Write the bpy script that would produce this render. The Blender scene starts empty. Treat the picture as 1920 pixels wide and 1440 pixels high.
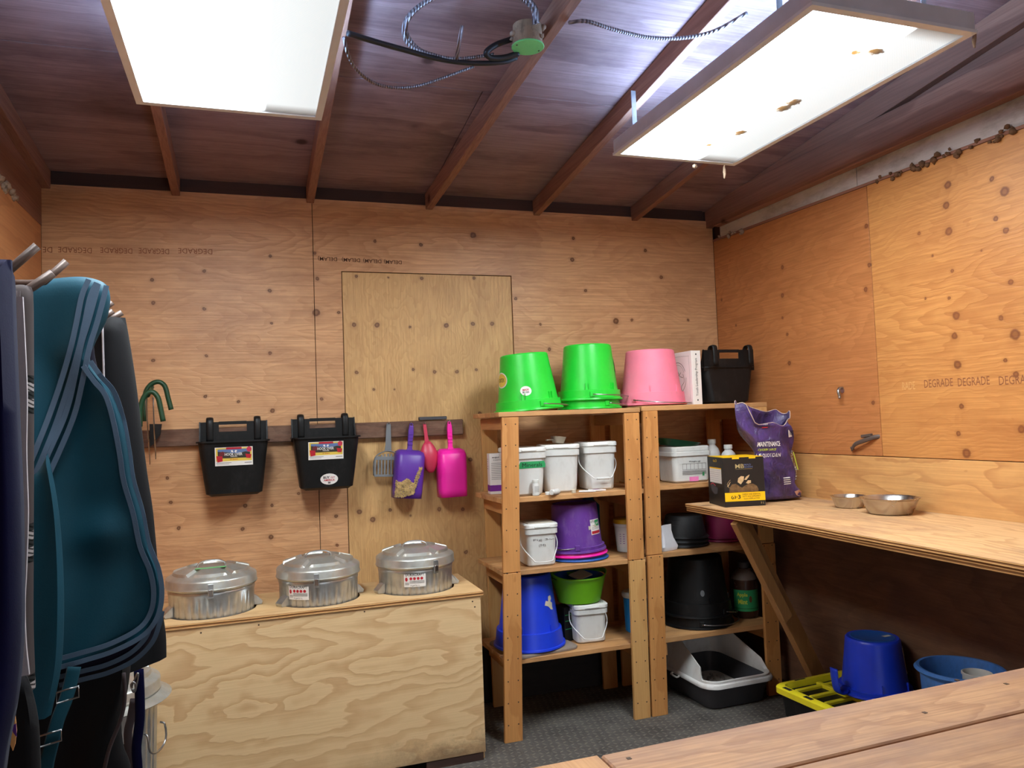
import bpy, bmesh, math, random
from mathutils import Vector, Matrix
random.seed(7)
S = bpy.context.scene
C = S.collection
PI = math.pi

# ------------------------------------------------------------------ camera
RC = Matrix(((0.9458842, 0.0194922, -0.3239184), (-0.3223772, -0.057661, -0.9448535), (-0.0370947, 0.9981459, -0.0482568)))
CAM = Vector((0, 0, 1.5))
cam_d = bpy.data.cameras.new('camera'); cam = bpy.data.objects.new('camera', cam_d); C.objects.link(cam)
cam_d.sensor_width = 36; cam_d.lens = 1442 / 1920 * 36; cam_d.clip_start = .02
cam.matrix_world = Matrix.Translation(CAM) @ RC.to_4x4()
S.camera = cam
# ------------------------------------------------------------------ world, exposure
W = bpy.data.worlds.new('world'); S.world = W; W.use_nodes = True
W.node_tree.nodes['Background'].inputs[0].default_value = (.86, .95, 1, 1)
W.node_tree.nodes['Background'].inputs[1].default_value = .8     # overcast fill daylight, reaches the room through a doorway added behind the viewer
portal = bpy.data.lights.new('added_doorway_portal', 'AREA'); po = bpy.data.objects.new('added_doorway_portal', portal); C.objects.link(po)
portal.shape = 'RECTANGLE'; portal.size = 1.3; portal.size_y = 2.15; portal.cycles.is_portal = True; po.location = (.95, -1.31, 1.08); po.rotation_euler = (PI / 2, 0, 0)
S.view_settings.view_transform = 'Standard'; S.view_settings.look = 'None'
S.view_settings.exposure = 1.38; S.view_settings.gamma = 1; S.view_settings.use_curve_mapping = False
LIGHT_L = 17.0      # radiance of the tube zone of the ceiling fixtures
LIGHT_COL = (.91, 1.0, 1.03)
UPLIGHT = 52.0      # glow of strips added on top of the fixture housings to brighten the ceiling

# measured room (metres): camera eye at x=0,y=0,z=1.5
D, RX, LX, FY = 4.05, 2.74, -0.90, -1.3
ZW = 2.69            # top of plywood on the back wall
SL = 0.115           # roof slope, rising towards the viewer
def deck(y): return 2.755 + SL * (D - y)

def ray(u, v): return RC @ Vector((u - 960, -(v - 720), -1442))
def onY(u, v, y): r = ray(u, v); return CAM + r * (y / r.y)
def onX(u, v, x): r = ray(u, v); return CAM + r * (x / r.x)
def onZ(u, v, z): r = ray(u, v); return CAM + r * ((z - 1.5) / r.z)

# ------------------------------------------------------------------ materials
def srgb(c):
    return tuple(((x / 255) / 12.92 if x <= 10 else (((x / 255) + .055) / 1.055) ** 2.4) for x in c) + (1,)
class NT:
    def __init__(s, name):
        s.m = bpy.data.materials.new(name); s.m.use_nodes = True; s.t = s.m.node_tree
        s.b = s.t.nodes['Principled BSDF']
        s.co = s.n('ShaderNodeTexCoord').outputs['Object']
    def n(s, t, **k):
        x = s.t.nodes.new(t)
        for a, b in k.items(): setattr(x, a, b)
        return x
    def l(s, a, b): s.t.links.new(a, b)
    def math(s, op, a, b=None, c=None):
        x = s.n('ShaderNodeMath', operation=op)
        for i, v in enumerate((a, b, c)):
            if v is None: continue
            if isinstance(v, (int, float)): x.inputs[i].default_value = v
            else: s.l(v, x.inputs[i])
        return x.outputs[0]
    def map(s, scale=(1, 1, 1), loc=(0, 0, 0), rot=(0, 0, 0), src=None):
        x = s.n('ShaderNodeMapping'); x.inputs[1].default_value = loc; x.inputs[2].default_value = rot; x.inputs[3].default_value = scale
        s.l(src or s.co, x.inputs[0]); return x.outputs[0]
    def noise(s, vec, scale, detail=3, rough=.55, dist=0):
        x = s.n('ShaderNodeTexNoise'); x.inputs['Scale'].default_value = scale; x.inputs['Detail'].default_value = detail
        x.inputs['Roughness'].default_value = rough; x.inputs['Distortion'].default_value = dist
        s.l(vec, x.inputs['Vector']); return x.outputs['Fac']
    def ramp(s, fac, stops, interp='LINEAR'):
        x = s.n('ShaderNodeValToRGB'); x.color_ramp.interpolation = interp
        e = x.color_ramp.elements
        while len(e) < len(stops): e.new(.5)
        for q, (p, c) in zip(e, stops): q.position = p; q.color = c if len(c) == 4 else c + (1,)
        s.l(fac, x.inputs[0]); return x.outputs[0]
    def mix(s, fac, a, b, mode='MIX'):
        x = s.n('ShaderNodeMix', data_type='RGBA', blend_type=mode)
        if isinstance(fac, (int, float)): x.inputs[0].default_value = fac
        else: s.l(fac, x.inputs[0])
        for i, v in ((6, a), (7, b)):
            if isinstance(v, tuple): x.inputs[i].default_value = v
            else: s.l(v, x.inputs[i])
        return x.outputs[2]
    def col(s, c):
        if isinstance(c, tuple): s.b.inputs['Base Color'].default_value = c
        else: s.l(c, s.b.inputs['Base Color'])
    def bump(s, h, strength=.3, dist=.002):
        x = s.n('ShaderNodeBump'); x.inputs['Strength'].default_value = strength; x.inputs['Distance'].default_value = dist
        s.l(h, x.inputs['Height']); s.l(x.outputs[0], s.b.inputs['Normal'])
    def set(s, rough=.5, metal=0, spec=None, **k):
        s.b.inputs['Roughness'].default_value = rough; s.b.inputs['Metallic'].default_value = metal
        if spec is not None: s.b.inputs['Specular IOR Level'].default_value = spec
        return s

BW = (0, 0, 0, 1), (1, 1, 1, 1)
def plastic(name, c, rough=.4, spec=.5, dirt=.0, dirtc=(150, 130, 100), var=.12, metal=0, scale=9):
    m = NT(name).set(rough, metal, spec)
    a = srgb(c); n = m.noise(m.co, scale, 4)
    dk = tuple(x * (1 - var) for x in a[:3]) + (1,)
    cc = m.mix(m.ramp(n, [(.35, BW[0]), (.65, BW[1])]), dk, a)
    if dirt:
        n2 = m.noise(m.map((1, 1, .5)), scale * 2.5, 6, .7)
        f = m.ramp(n2, [(.5, (0, 0, 0, 1)), (.75, (dirt,) * 3 + (1,))])
        cc = m.mix(f, cc, srgb(dirtc))
    m.col(cc)
    rr = m.math('MULTIPLY_ADD', n, .2, rough - .1); m.l(rr, m.b.inputs['Roughness'])
    m.bump(m.noise(m.co, 60, 2), .06, .001)
    return m.m

def wood(name, light, dark, axis='X', scale=1.0, bands=7, contrast=1.0, knots=None, kplane='XZ', seed=0, fibre=.5, rough=.6, dirt=None, stain=None, spec=.4, knotty=0, kc=(92, 58, 34), sharp=.5, relief=.4):
    """figured timber / plywood face: contour bands of a stretched noise along `axis`"""
    m = NT(name).set(rough, 0, spec)
    st = {'X': (.16, 1, 1), 'Y': (1, .16, 1), 'Z': (1, 1, .16)}[axis]
    fs = {'X': (1.2, 60, 60), 'Y': (60, 1.2, 60), 'Z': (60, 60, 1.2)}[axis]
    off = (seed * 3.1, seed * 1.7, seed * 2.3)
    wob = m.n('ShaderNodeTexNoise'); wob.inputs['Scale'].default_value = 3 * scale; wob.inputs['Detail'].default_value = 3
    m.l(m.map((1, 1, 1), off), wob.inputs['Vector'])
    sc = m.n('ShaderNodeVectorMath', operation='MULTIPLY_ADD'); m.l(wob.outputs['Color'], sc.inputs[0]); sc.inputs[1].default_value = (.1, .1, .1); m.l(m.co, sc.inputs[2])
    base = m.noise(m.map(tuple(x * scale for x in st), off, src=sc.outputs[0]), 2.2, 4, .42)
    w = m.math('FRACT', m.math('MULTIPLY', base, bands))
    w = m.ramp(w, [(0, (.25,) * 3 + (1,)), (.05, (0, 0, 0, 1)), (sharp * .5, (.35,) * 3 + (1,)), (sharp, (.9,) * 3 + (1,)), (.96, (1,) * 4), (1, (.25,) * 3 + (1,))])
    big = m.noise(m.map(tuple(x * scale for x in st), (off[1], off[0], 4)), 1.3, 3)
    fac = m.math('MULTIPLY', m.math('SUBTRACT', 1, w), m.ramp(big, [(.3, (.35,) * 3 + (1,)), (.7, (1, 1, 1, 1))]))
    fac = m.math('MULTIPLY', fac, contrast)
    fib = m.noise(m.map(fs, off), 2.0 * scale, 3, .6)
    L, K = srgb(light), srgb(dark)
    c = m.mix(fac, L, K)
    c = m.mix(m.math('MULTIPLY', m.ramp(fib, [(.35, BW[1]), (.62, BW[0])]), fibre * .5), c, tuple(x * .72 for x in K[:3]) + (1,))
    tone = m.noise(m.map((.6, .6, .6), off), 1.1, 3)
    c = m.mix(m.ramp(tone, [(.3, (.32,) * 3 + (1,)), (.7, (0, 0, 0, 1))]), c, tuple(x * .75 for x in L[:3]) + (1,))
    hh = m.math('ADD', m.math('MULTIPLY', fac, -.6), m.math('MULTIPLY', fib, .5))
    if knots:
        sep = m.n('ShaderNodeSeparateXYZ')
        wb = m.n('ShaderNodeTexNoise'); wb.inputs['Scale'].default_value = 40; m.l(m.co, wb.inputs['Vector'])
        ad = m.n('ShaderNodeVectorMath', operation='MULTIPLY_ADD'); m.l(wb.outputs['Color'], ad.inputs[0]); ad.inputs[1].default_value = (.01, .01, .01); m.l(m.co, ad.inputs[2])
        m.l(ad.outputs[0], sep.inputs[0])
        ia, ib = {'XZ': (0, 2), 'YZ': (1, 2), 'XY': (0, 1)}[kplane]
        cmb = m.n('ShaderNodeCombineXYZ'); m.l(sep.outputs[ia], cmb.inputs[0]); m.l(sep.outputs[ib], cmb.inputs[1])
        cur = None
        for (a, b, r) in knots:
            v = m.n('ShaderNodeVectorMath', operation='DISTANCE'); m.l(cmb.outputs[0], v.inputs[0]); v.inputs[1].default_value = (a + .005, b + .005, 0)
            q = m.math('DIVIDE', v.outputs['Value'], r)
            cur = q if cur is None else m.math('MINIMUM', cur, q)
        kf = m.ramp(m.math('MULTIPLY', cur, .25), [(.08, (.75, .75, .75, 1)), (.17, (1,) * 4), (.22, (.75, .75, .75, 1)), (.27, (.2, .2, .2, 1)), (.55, (0, 0, 0, 1))])
        c = m.mix(kf, c, srgb(kc))
    if knotty:
        vo = m.n('ShaderNodeTexVoronoi'); vo.inputs['Scale'].default_value = knotty; m.l(m.map((1, 1, 1), off), vo.inputs['Vector'])
        kf = m.ramp(vo.outputs['Distance'], [(.0, (1,) * 4), (.045, (.9, .9, .9, 1)), (.075, (.2, .2, .2, 1)), (.12, (0, 0, 0, 1))])
        c = m.mix(m.math('MULTIPLY', kf, .85), c, srgb(kc))
    if dirt:
        dc, amt, dscale = dirt
        n2 = m.noise(m.map(tuple(math.sqrt(x) for x in st), (5, 2, 7)), dscale, 6, .68)
        c = m.mix(m.ramp(n2, [(.45, (0, 0, 0, 1)), (.72, (amt,) * 3 + (1,))]), c, srgb(dc))
    if stain:
        c = stain(m, c)
    m.col(c); m.bump(hh, relief, .002)
    return m.m

# plain materials
M = {}
M['post'] = wood('pine_post', (212, 150, 88), (176, 112, 58), 'Z', 1.6, 7, .7, seed=3, knotty=3.5, rough=.5)
M['post2'] = wood('pale_pine_post', (216, 166, 104), (196, 134, 74), 'Z', 1.4, 6, .6, seed=5, knotty=3, rough=.5)
M['shelfboard'] = wood('pine_shelf_board', (212, 160, 106), (168, 112, 64), 'X', 1.5, 7, .8, seed=6, knotty=4, dirt=((120, 88, 62), .6, 6), rough=.55)
M['shelfend'] = wood('pine_cleat', (206, 150, 94), (168, 110, 62), 'Y', 1.5, 7, .8, seed=8, dirt=((120, 88, 62), .5, 6))
M['nail'] = plastic('dark_nail_head', (70, 48, 34), .5)
M['rafter'] = wood('rafter_red_brown', (158, 112, 92), (118, 80, 66), 'Y', 1, 6, .8, seed=9, fibre=.8, knotty=2.5, kc=(48, 28, 22), rough=.75, spec=.2)
M['deck'] = wood('roof_deck_ply', (160, 128, 124), (120, 90, 88), 'X', 1, 8, .8, seed=11, fibre=.8, knotty=2.2, kc=(44, 26, 22), rough=.8, spec=.15, dirt=((60, 38, 36), .6, 3))
M['darkwood'] = wood('dark_blocking', (72, 48, 40), (48, 32, 28), 'X', 1, 6, .8, seed=12, rough=.8)
M['blackboard'] = wood('black_stained_board', (46, 40, 40), (34, 29, 28), 'X', 1, 8, .6, seed=33, dirt=((70, 62, 58), .4, 6), rough=.8)
M['cleat'] = wood('brown_cleat', (112, 78, 60), (74, 48, 38), 'X', 2, 8, .9, seed=13, fibre=1, dirt=((140, 110, 90), .6, 14), rough=.65)
M['white'] = plastic('white_plastic', (214, 214, 211), .38, .5, .35, (170, 165, 158), .05)
M['whitelid'] = plastic('white_lid', (224, 224, 220), .35, .5, .25, (180, 172, 160), .05)
M['paper'] = plastic('white_paper', (232, 228, 224), .7, .3, 0, var=.04)
M['paperoff'] = plastic('offwhite_paper', (206, 196, 176), .8, .3, .3)
M['wirewhite'] = plastic('white_wire', (222, 222, 220), .4)
M['ink'] = plastic('black_ink', (40, 38, 40), .7, .2)
M['inkgrey'] = plastic('grey_ink', (120, 116, 114), .7, .2)
M['redink'] = plastic('red_ink', (186, 40, 52), .6, .3)
M['greenp'] = plastic('bright_green_plastic', (38, 208, 58), .34, .5, .1, (90, 170, 80), .1)
M['pinkp'] = plastic('pink_plastic_dusty', (250, 132, 158), .5, .4, .5, (205, 130, 140), .1)
M['bluep'] = plastic('royal_blue_plastic', (32, 66, 220), .35, .5, .12, (60, 70, 130), .12)
M['bluelt'] = plastic('mid_blue_plastic', (38, 92, 178), .4, .5, .3, (70, 90, 120), .12)
M['tubblue'] = plastic('dusty_blue_plastic', (76, 130, 206), .45, .45, .5, (60, 74, 92), .15)
M['purplep'] = plastic('purple_plastic_dusty', (104, 56, 150), .42, .45, .4, (150, 126, 170), .15)
M['hotpink'] = plastic('hot_pink_plastic', (250, 36, 170), .35, .5, .12, (200, 90, 130), .08)
M['scooppurple'] = plastic('purple_scoop_plastic', (96, 50, 160), .38, .5, .15, (140, 110, 170), .1)
M['rose'] = plastic('rose_plastic', (206, 56, 86), .4, .5, .3, (190, 110, 110), .1)
M['limep'] = plastic('lime_green_rubber', (112, 186, 28), .45, .4, .15, (90, 130, 50), .1)
M['burg'] = plastic('burgundy_plastic', (128, 28, 70), .45, .4)
M['black'] = plastic('black_plastic', (19, 19, 20), .45, .3, .3, (58, 56, 56), .15)
M['rubber'] = plastic('black_rubber', (26, 25, 27), .55, .35, .35, (54, 52, 52), .2)
M['darkgrey'] = plastic('dark_grey_plastic', (72, 72, 77), .5, .4, .3, (84, 82, 80), .1)
M['ltgrey'] = plastic('pale_grey_plastic', (220, 217, 214), .42, .45, .35, (150, 120, 88), .06, scale=6)
M['grey'] = plastic('grey_plastic', (122, 124, 128), .5, .4, .2, (150, 146, 140))
M['yellow'] = plastic('yellow_plastic', (240, 224, 40), .4, .5, .1, (160, 140, 60))
M['yellowlid'] = plastic('amber_lid', (206, 160, 20), .4)
M['green_lbl'] = plastic('green_label', (52, 150, 92), .6, .3)
M['tape'] = plastic('green_masking_tape', (56, 164, 100), .75, .2)
M['tapel'] = plastic('bright_green_tape', (110, 196, 120), .7, .2)
M['litter'] = plastic('litter_clumps', (176, 172, 166), .9, .2, .5, (60, 50, 44), .4, scale=30)
M['grain'] = plastic('oat_grain', (214, 184, 130), .9, .2, .4, (120, 90, 50), .5, scale=60)
M['steel'] = plastic('brushed_steel', (196, 190, 184), .26, .5, .2, (140, 120, 104), .08, 1)
M['wire'] = plastic('steel_wire', (170, 170, 172), .3, .5, 0, var=.1, metal=1)
M['zinc'] = plastic('galvanised_sheet', (206, 210, 212), .34, .5, .3, (170, 166, 154), .2, .88, scale=22)
M['zincdull'] = plastic('dusty_galvanised_sheet', (200, 200, 194), .4, .5, .8, (190, 178, 146), .2, .75, scale=16)
M['rod'] = plastic('brown_steel_rod', (98, 82, 76), .45, .5, .2, (150, 130, 120), .1, .3)
M['greensteel'] = plastic('green_coated_steel', (24, 62, 38), .45, .4, .3, (70, 90, 70))
M['jbcover'] = plastic('mint_cover_plate', (120, 214, 130), .5, .4, .3, (90, 150, 90))
M['jbside'] = plastic('dirty_metal_box', (170, 140, 112), .7, .3, .8, (80, 60, 44), .3, .3, scale=18)
M['cablebk'] = plastic('black_cable', (28, 26, 28), .5)
M['foam'] = wood('white_foam_board', (214, 206, 198), (176, 164, 152), 'Y', 1, 5, .5, seed=20, fibre=.3, dirt=((110, 92, 80), .8, 7), rough=.8)
M['fluff'] = plastic('insulation_fluff', (170, 146, 126), .95, .1, .5, (120, 96, 80), .3, scale=30)
M['mud'] = plastic('mud_nest', (124, 92, 68), .95, .1, .6, (80, 58, 44), .4, scale=50)
M['housing'] = plastic('white_enamel_housing', (206, 212, 226), .4, .5)
M['trim'] = plastic('lens_frame_metal', (228, 234, 246), .35, .5, 0, var=.1)

def cloth_mat(name, c, rough=.85, weave=500, sheen=.04, spec=.15):
    m = NT(name).set(rough, 0, spec)
    a = srgb(c)
    n = m.noise(m.co, 6, 4)
    m.col(m.mix(m.ramp(n, [(.3, BW[0]), (.7, BW[1])]), tuple(x * .8 for x in a[:3]) + (1,), a))
    w = m.noise(m.map((1, 1, 1)), 260, 2)
    m.b.inputs['Sheen Weight'].default_value = sheen
    m.bump(m.math('ADD', m.math('MULTIPLY', w, .15), m.noise(m.co, 9, 4)), .4, .004)
    return m.m
M['navy'] = cloth_mat('navy_rug_cloth', (13, 13, 46), .95, spec=.04)
M['teal'] = cloth_mat('teal_rug_cloth', (7, 66, 84), .65, spec=.25, sheen=.02)
M['tealdk'] = cloth_mat('dark_teal_webbing', (14, 60, 74), .7)
M['lightblue'] = cloth_mat('light_blue_binding', (82, 102, 124), .75)
M['blackcloth'] = cloth_mat('black_rug_cloth', (17, 16, 19), .8, spec=.15)
M['lining'] = cloth_mat('dark_lining', (20, 16, 34))
M['fleece'] = cloth_mat('brown_fleece', (70, 60, 62), .95)
M['whitepipe'] = cloth_mat('white_piping', (170, 162, 168))
M['orange'] = cloth_mat('orange_print', (222, 160, 100)); M['violet'] = cloth_mat('violet_print', (84, 44, 120))

def plaid():
    m = NT('brown_plaid_cloth').set(.9, 0, .1)
    sep = m.n('ShaderNodeSeparateXYZ'); m.l(m.co, sep.inputs[0])
    z = m.math('FRACT', m.math('MULTIPLY_ADD', sep.outputs[2], 1 / .305, .24))
    band = m.ramp(z, [(0, (.062, .05, .05, 1)), (.05, (.02, .02, .02, 1)), (.09, (.30, .27, .27, 1)), (.15, (.02, .02, .02, 1)), (.2, (.30, .27, .27, 1)), (.26, (.02, .02, .02, 1)), (.31, (.062, .05, .05, 1))], 'CONSTANT')
    d = m.math('FRACT', m.math('MULTIPLY', m.math('ADD', sep.outputs[2], sep.outputs[0]), 110))
    dm = m.ramp(d, [(0, (.12,) * 3 + (1,)), (.4, (1,) * 4)], 'CONSTANT')
    isb = m.ramp(z, [(0, BW[0]), (.05, BW[1]), (.31, BW[0])], 'CONSTANT')
    m.col(m.mix(isb, band, m.mix(1.0, band, dm, 'MULTIPLY')))
    m.bump(m.noise(m.co, 14, 3), .3, .003)
    return m.m
M['plaid'] = plaid()

def armored():
    m = NT('armoured_conduit').set(.4, .7)
    w = m.n('ShaderNodeTexWave'); w.inputs['Scale'].default_value = 35; w.bands_direction = 'X'; m.l(m.co, w.inputs['Vector'])
    m.col(m.mix(w.outputs['Fac'], srgb((110, 98, 100)), srgb((176, 166, 168)))); m.bump(w.outputs['Fac'], 1, .004)
    return m.m
M['conduit'] = armored()

def floor_mat():
    m = NT('rubber_tread_floor').set(.8, 0, .3)
    # raised bars laid in alternating 45 degree herringbone cells
    rot = m.map((1, 1, 1), rot=(0, 0, .2))
    sep = m.n('ShaderNodeSeparateXYZ'); m.l(rot, sep.inputs[0])
    k = 1 / .032
    X = m.math('MULTIPLY', sep.outputs[0], k); Y = m.math('MULTIPLY', sep.outputs[1], k)
    fx = m.math('SUBTRACT', m.math('FRACT', X), .5); fy = m.math('SUBTRACT', m.math('FRACT', Y), .5)
    chk = m.math('MODULO', m.math('ABSOLUTE', m.math('ADD', m.math('FLOOR', X), m.math('FLOOR', Y))), 2)
    sgn = m.math('MULTIPLY_ADD', chk, 2, -1)
    a = m.math('ADD', fx, m.math('MULTIPLY', fy, sgn)); b = m.math('SUBTRACT', fx, m.math('MULTIPLY', fy, sgn))
    d = m.math('ADD', m.math('POWER', m.math('MULTIPLY', a, 4.2), 2), m.math('POWER', m.math('MULTIPLY', b, 1.5), 2))
    h = m.ramp(d, [(.35, (1,) * 4), (.8, (0, 0, 0, 1))])
    n = m.noise(m.co, 7, 6, .7); n2 = m.noise(m.co, 60, 4, .7)
    c = m.mix(m.ramp(n, [(.3, BW[0]), (.7, BW[1])]), srgb((66, 62, 60)), srgb((100, 95, 90)))
    c = m.mix(m.math('MULTIPLY', h, .55), c, srgb((132, 124, 114)))
    c = m.mix(m.ramp(n2, [(.55, (0, 0, 0, 1)), (.8, (.6,) * 3 + (1,))]), c, srgb((140, 124, 102)))
    m.col(c); m.bump(m.math('ADD', h, m.math('MULTIPLY', n2, .4)), .6, .003)
    return m.m
M['floor'] = floor_mat()

# ------------------------------------------------------------------ mesh helpers
def link(name, me, mat, parent=None, smooth=False):
    o = bpy.data.objects.new(name, me); C.objects.link(o)
    if mat: me.materials.append(mat)
    if parent: o.parent = parent
    if smooth: me.shade_smooth()
    return o
def mesh(name, vs, fs, mat, parent=None, smooth=False, fixn=True):
    me = bpy.data.meshes.new(name); me.from_pydata([tuple(v) for v in vs], [], fs); me.update()
    if fixn:
        bm = bmesh.new(); bm.from_mesh(me); bmesh.ops.recalc_face_normals(bm, faces=bm.faces); bm.to_mesh(me); bm.free()
    return link(name, me, mat, parent, smooth)
def tag(o, label=None, cat=None, group=None, kind=None):
    if label: o['label'] = label
    if cat: o['category'] = cat
    if group: o['group'] = group
    if kind: o['kind'] = kind
    return o
def thing(name, label, cat, loc=(0, 0, 0), rot=(0, 0, 0), group=None):
    o = bpy.data.objects.new(name, None); C.objects.link(o); o.location = loc
    o.rotation_euler = rot if isinstance(rot, tuple) else (0, 0, rot); o.empty_display_size = .05
    return tag(o, label, cat, group)
BF = [(0, 3, 2, 1), (4, 5, 6, 7), (0, 1, 5, 4), (1, 2, 6, 5), (2, 3, 7, 6), (3, 0, 4, 7)]
def boxv(x0, x1, y0, y1, z0, z1): return [(x0, y0, z0), (x1, y0, z0), (x1, y1, z0), (x0, y1, z0), (x0, y0, z1), (x1, y0, z1), (x1, y1, z1), (x0, y1, z1)]
def box(name, x0, x1, y0, y1, z0, z1, mat, parent=None, bev=.002):
    return hexa(name, boxv(x0, x1, y0, y1, z0, z1), mat, parent, bev)
def hexa(name, vs, mat, parent=None, bev=.002):
    me = bpy.data.meshes.new(name); bm = bmesh.new()
    v = [bm.verts.new(p) for p in vs]
    for f in BF: bm.faces.new([v[i] for i in f])
    if bev: bmesh.ops.bevel(bm, geom=bm.edges[:], offset=bev, segments=1, affect='EDGES')
    bmesh.ops.recalc_face_normals(bm, faces=bm.faces)
    bm.to_mesh(me); bm.free(); return link(name, me, mat, parent)
def boxes(name, lst, mat, parent=None):
    vs, fs = [], []
    for b in lst:
        k = len(vs); vs += boxv(*b); fs += [tuple(i + k for i in f) for f in BF]
    return mesh(name, vs, fs, mat, parent)
def slant(name, p0, p1, w, d, mat, parent=None, bev=.002, side=None):
    """board from p0 to p1; w along `side`, d along the remaining normal"""
    p0, p1 = Vector(p0), Vector(p1); a = (p1 - p0).normalized()
    s = Vector(side or (1, 0, 0)); s = (s - a * s.dot(a)).normalized(); n = a.cross(s)
    vs = []
    for p in (p0, p1):
        for i, j in ((-1, -1), (1, -1), (1, 1), (-1, 1)): vs.append(p + s * w / 2 * i + n * d / 2 * j)
    return hexa(name, vs, mat, parent, bev)
def lathe(name, prof, mat, parent=None, seg=48, mod=None, close=False, smooth=True, loc=(0, 0, 0)):
    vs, fs = [], []
    n = len(prof)
    for i in range(seg):
        t = 2 * PI * i / seg
        for j, (r, z) in enumerate(prof):
            rr, zz = (mod(t, j, r, z) if mod else (r, z))
            vs.append((loc[0] + rr * math.cos(t), loc[1] + rr * math.sin(t), loc[2] + zz))
    for i in range(seg):
        k = (i + 1) % seg
        for j in range(n - 1): fs.append((i * n + j, k * n + j, k * n + j + 1, i * n + j + 1))
        if close: fs.append((i * n + n - 1, k * n + n - 1, k * n, i * n))
    o = mesh(name, vs, fs, mat, parent, False, False)
    me = o.data; bm = bmesh.new(); bm.from_mesh(me)
    bmesh.ops.remove_doubles(bm, verts=bm.verts, dist=1e-5)
    bmesh.ops.recalc_face_normals(bm, faces=bm.faces); bm.to_mesh(me); bm.free()
    if smooth: autosmooth(o)
    return o
def autosmooth(o, ang=35):
    me = o.data; me.shade_smooth()
    bm = bmesh.new(); bm.from_mesh(me)
    for e in bm.edges:
        if len(e.link_faces) == 2 and e.calc_face_angle(0) > math.radians(ang): e.smooth = False
    bm.to_mesh(me); bm.free()
def smoothpath(pts, k=6, closed=False):
    P = [Vector(p) for p in pts]; out = []
    n = len(P)
    for i in range(n if closed else n - 1):
        p0 = P[(i - 1) % n] if (closed or i > 0) else P[0] * 2 - P[1]
        p1, p2 = P[i], P[(i + 1) % n]
        p3 = P[(i + 2) % n] if (closed or i < n - 2) else P[-1] * 2 - P[-2]
        for q in range(k):
            t = q / k
            out.append(.5 * ((2 * p1) + (p2 - p0) * t + (2 * p0 - 5 * p1 + 4 * p2 - p3) * t * t + (3 * p1 - p0 - 3 * p2 + p3) * t ** 3))
    if not closed: out.append(P[-1])
    return out
def tube(name, pts, r, mat, parent=None, seg=8, k=5, closed=False, flat=None, rfun=None):
    """flat=(wa,wb,dir): elliptical section, wide along dir"""
    P = smoothpath(pts, k, closed) if k > 1 else [Vector(p) for p in pts]
    n = len(P); vs, fs = [], []; prev = None
    for i in range(n):
        a = (P[(i + 1) % n] - P[(i - 1) % n]) if closed else (P[min(i + 1, n - 1)] - P[max(i - 1, 0)])
        a.normalize()
        if flat: s = Vector(flat[2]); s = (s - a * s.dot(a)).normalized()
        elif prev is None: s = a.orthogonal().normalized()
        else: s = (prev - a * prev.dot(a)).normalized()
        prev = s; t = a.cross(s)
        ra, rb = (flat[0], flat[1]) if flat else (r, r)
        if rfun: q = rfun(i / (n - 1)); ra *= q; rb *= q
        for j in range(seg):
            th = 2 * PI * j / seg; vs.append(P[i] + s * math.cos(th) * ra + t * math.sin(th) * rb)
    for i in range(n if closed else n - 1):
        k2 = (i + 1) % n
        for j in range(seg): fs.append((i * seg + j, i * seg + (j + 1) % seg, k2 * seg + (j + 1) % seg, k2 * seg + j))
    if not closed: fs += [tuple(range(seg)), tuple((n - 1) * seg + j for j in range(seg))]
    return mesh(name, vs, fs, mat, parent, True)
def rr(w, d, r, n=5):
    """rounded rectangle outline, centred"""
    out = []; r = min(r, w / 2 - 1e-4, d / 2 - 1e-4)
    for cx, cy, a0 in ((w / 2 - r, d / 2 - r, 0), (-w / 2 + r, d / 2 - r, 90), (-w / 2 + r, -d / 2 + r, 180), (w / 2 - r, -d / 2 + r, 270)):
        for i in range(n + 1):
            t = math.radians(a0 + 90 * i / n); out.append((cx + r * math.cos(t), cy + r * math.sin(t)))
    return out
def loft(name, secs, mat, parent=None, smooth=True, capb=True, capt=True):
    """secs: list of (w,d,r,z[,ox,oy])"""
    vs, fs = [], []; m = None
    for s in secs:
        o = rr(*s[:3]); m = len(o); ox, oy = (s[4], s[5]) if len(s) > 4 else (0, 0)
        vs += [(x + ox, y + oy, s[3]) for x, y in o]
    for i in range(len(secs) - 1):
        for j in range(m): fs.append((i * m + j, i * m + (j + 1) % m, (i + 1) * m + (j + 1) % m, (i + 1) * m + j))
    if capb: fs.append(tuple(range(m)))
    if capt: fs.append(tuple((len(secs) - 1) * m + j for j in range(m)))
    o = mesh(name, vs, fs, mat, parent)
    if smooth: autosmooth(o, 40)
    return o
def poly(name, pts, mat, parent=None, thick=None):
    """flat polygon from 3D points, optionally extruded by vector"""
    n = len(pts)
    if thick is None: return mesh(name, pts, [tuple(range(n))], mat, parent)
    t = Vector(thick); vs = [Vector(p) for p in pts] + [Vector(p) + t for p in pts]
    fs = [tuple(range(n)), tuple(range(n, 2 * n))] + [(i, (i + 1) % n, (i + 1) % n + n, i + n) for i in range(n)]
    return mesh(name, vs, fs, mat, parent)
def blob(name, loc, r, mat, parent=None, sub=2, jit=.3, sc=(1, 1, 1)):
    me = bpy.data.meshes.new(name); bm = bmesh.new(); bmesh.ops.create_icosphere(bm, subdivisions=sub, radius=r)
    for v in bm.verts:
        v.co *= 1 + random.uniform(-jit, jit); v.co.x *= sc[0]; v.co.y *= sc[1]; v.co.z *= sc[2]; v.co += Vector(loc)
    bm.to_mesh(me); bm.free(); return link(name, me, mat, parent, True)

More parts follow.
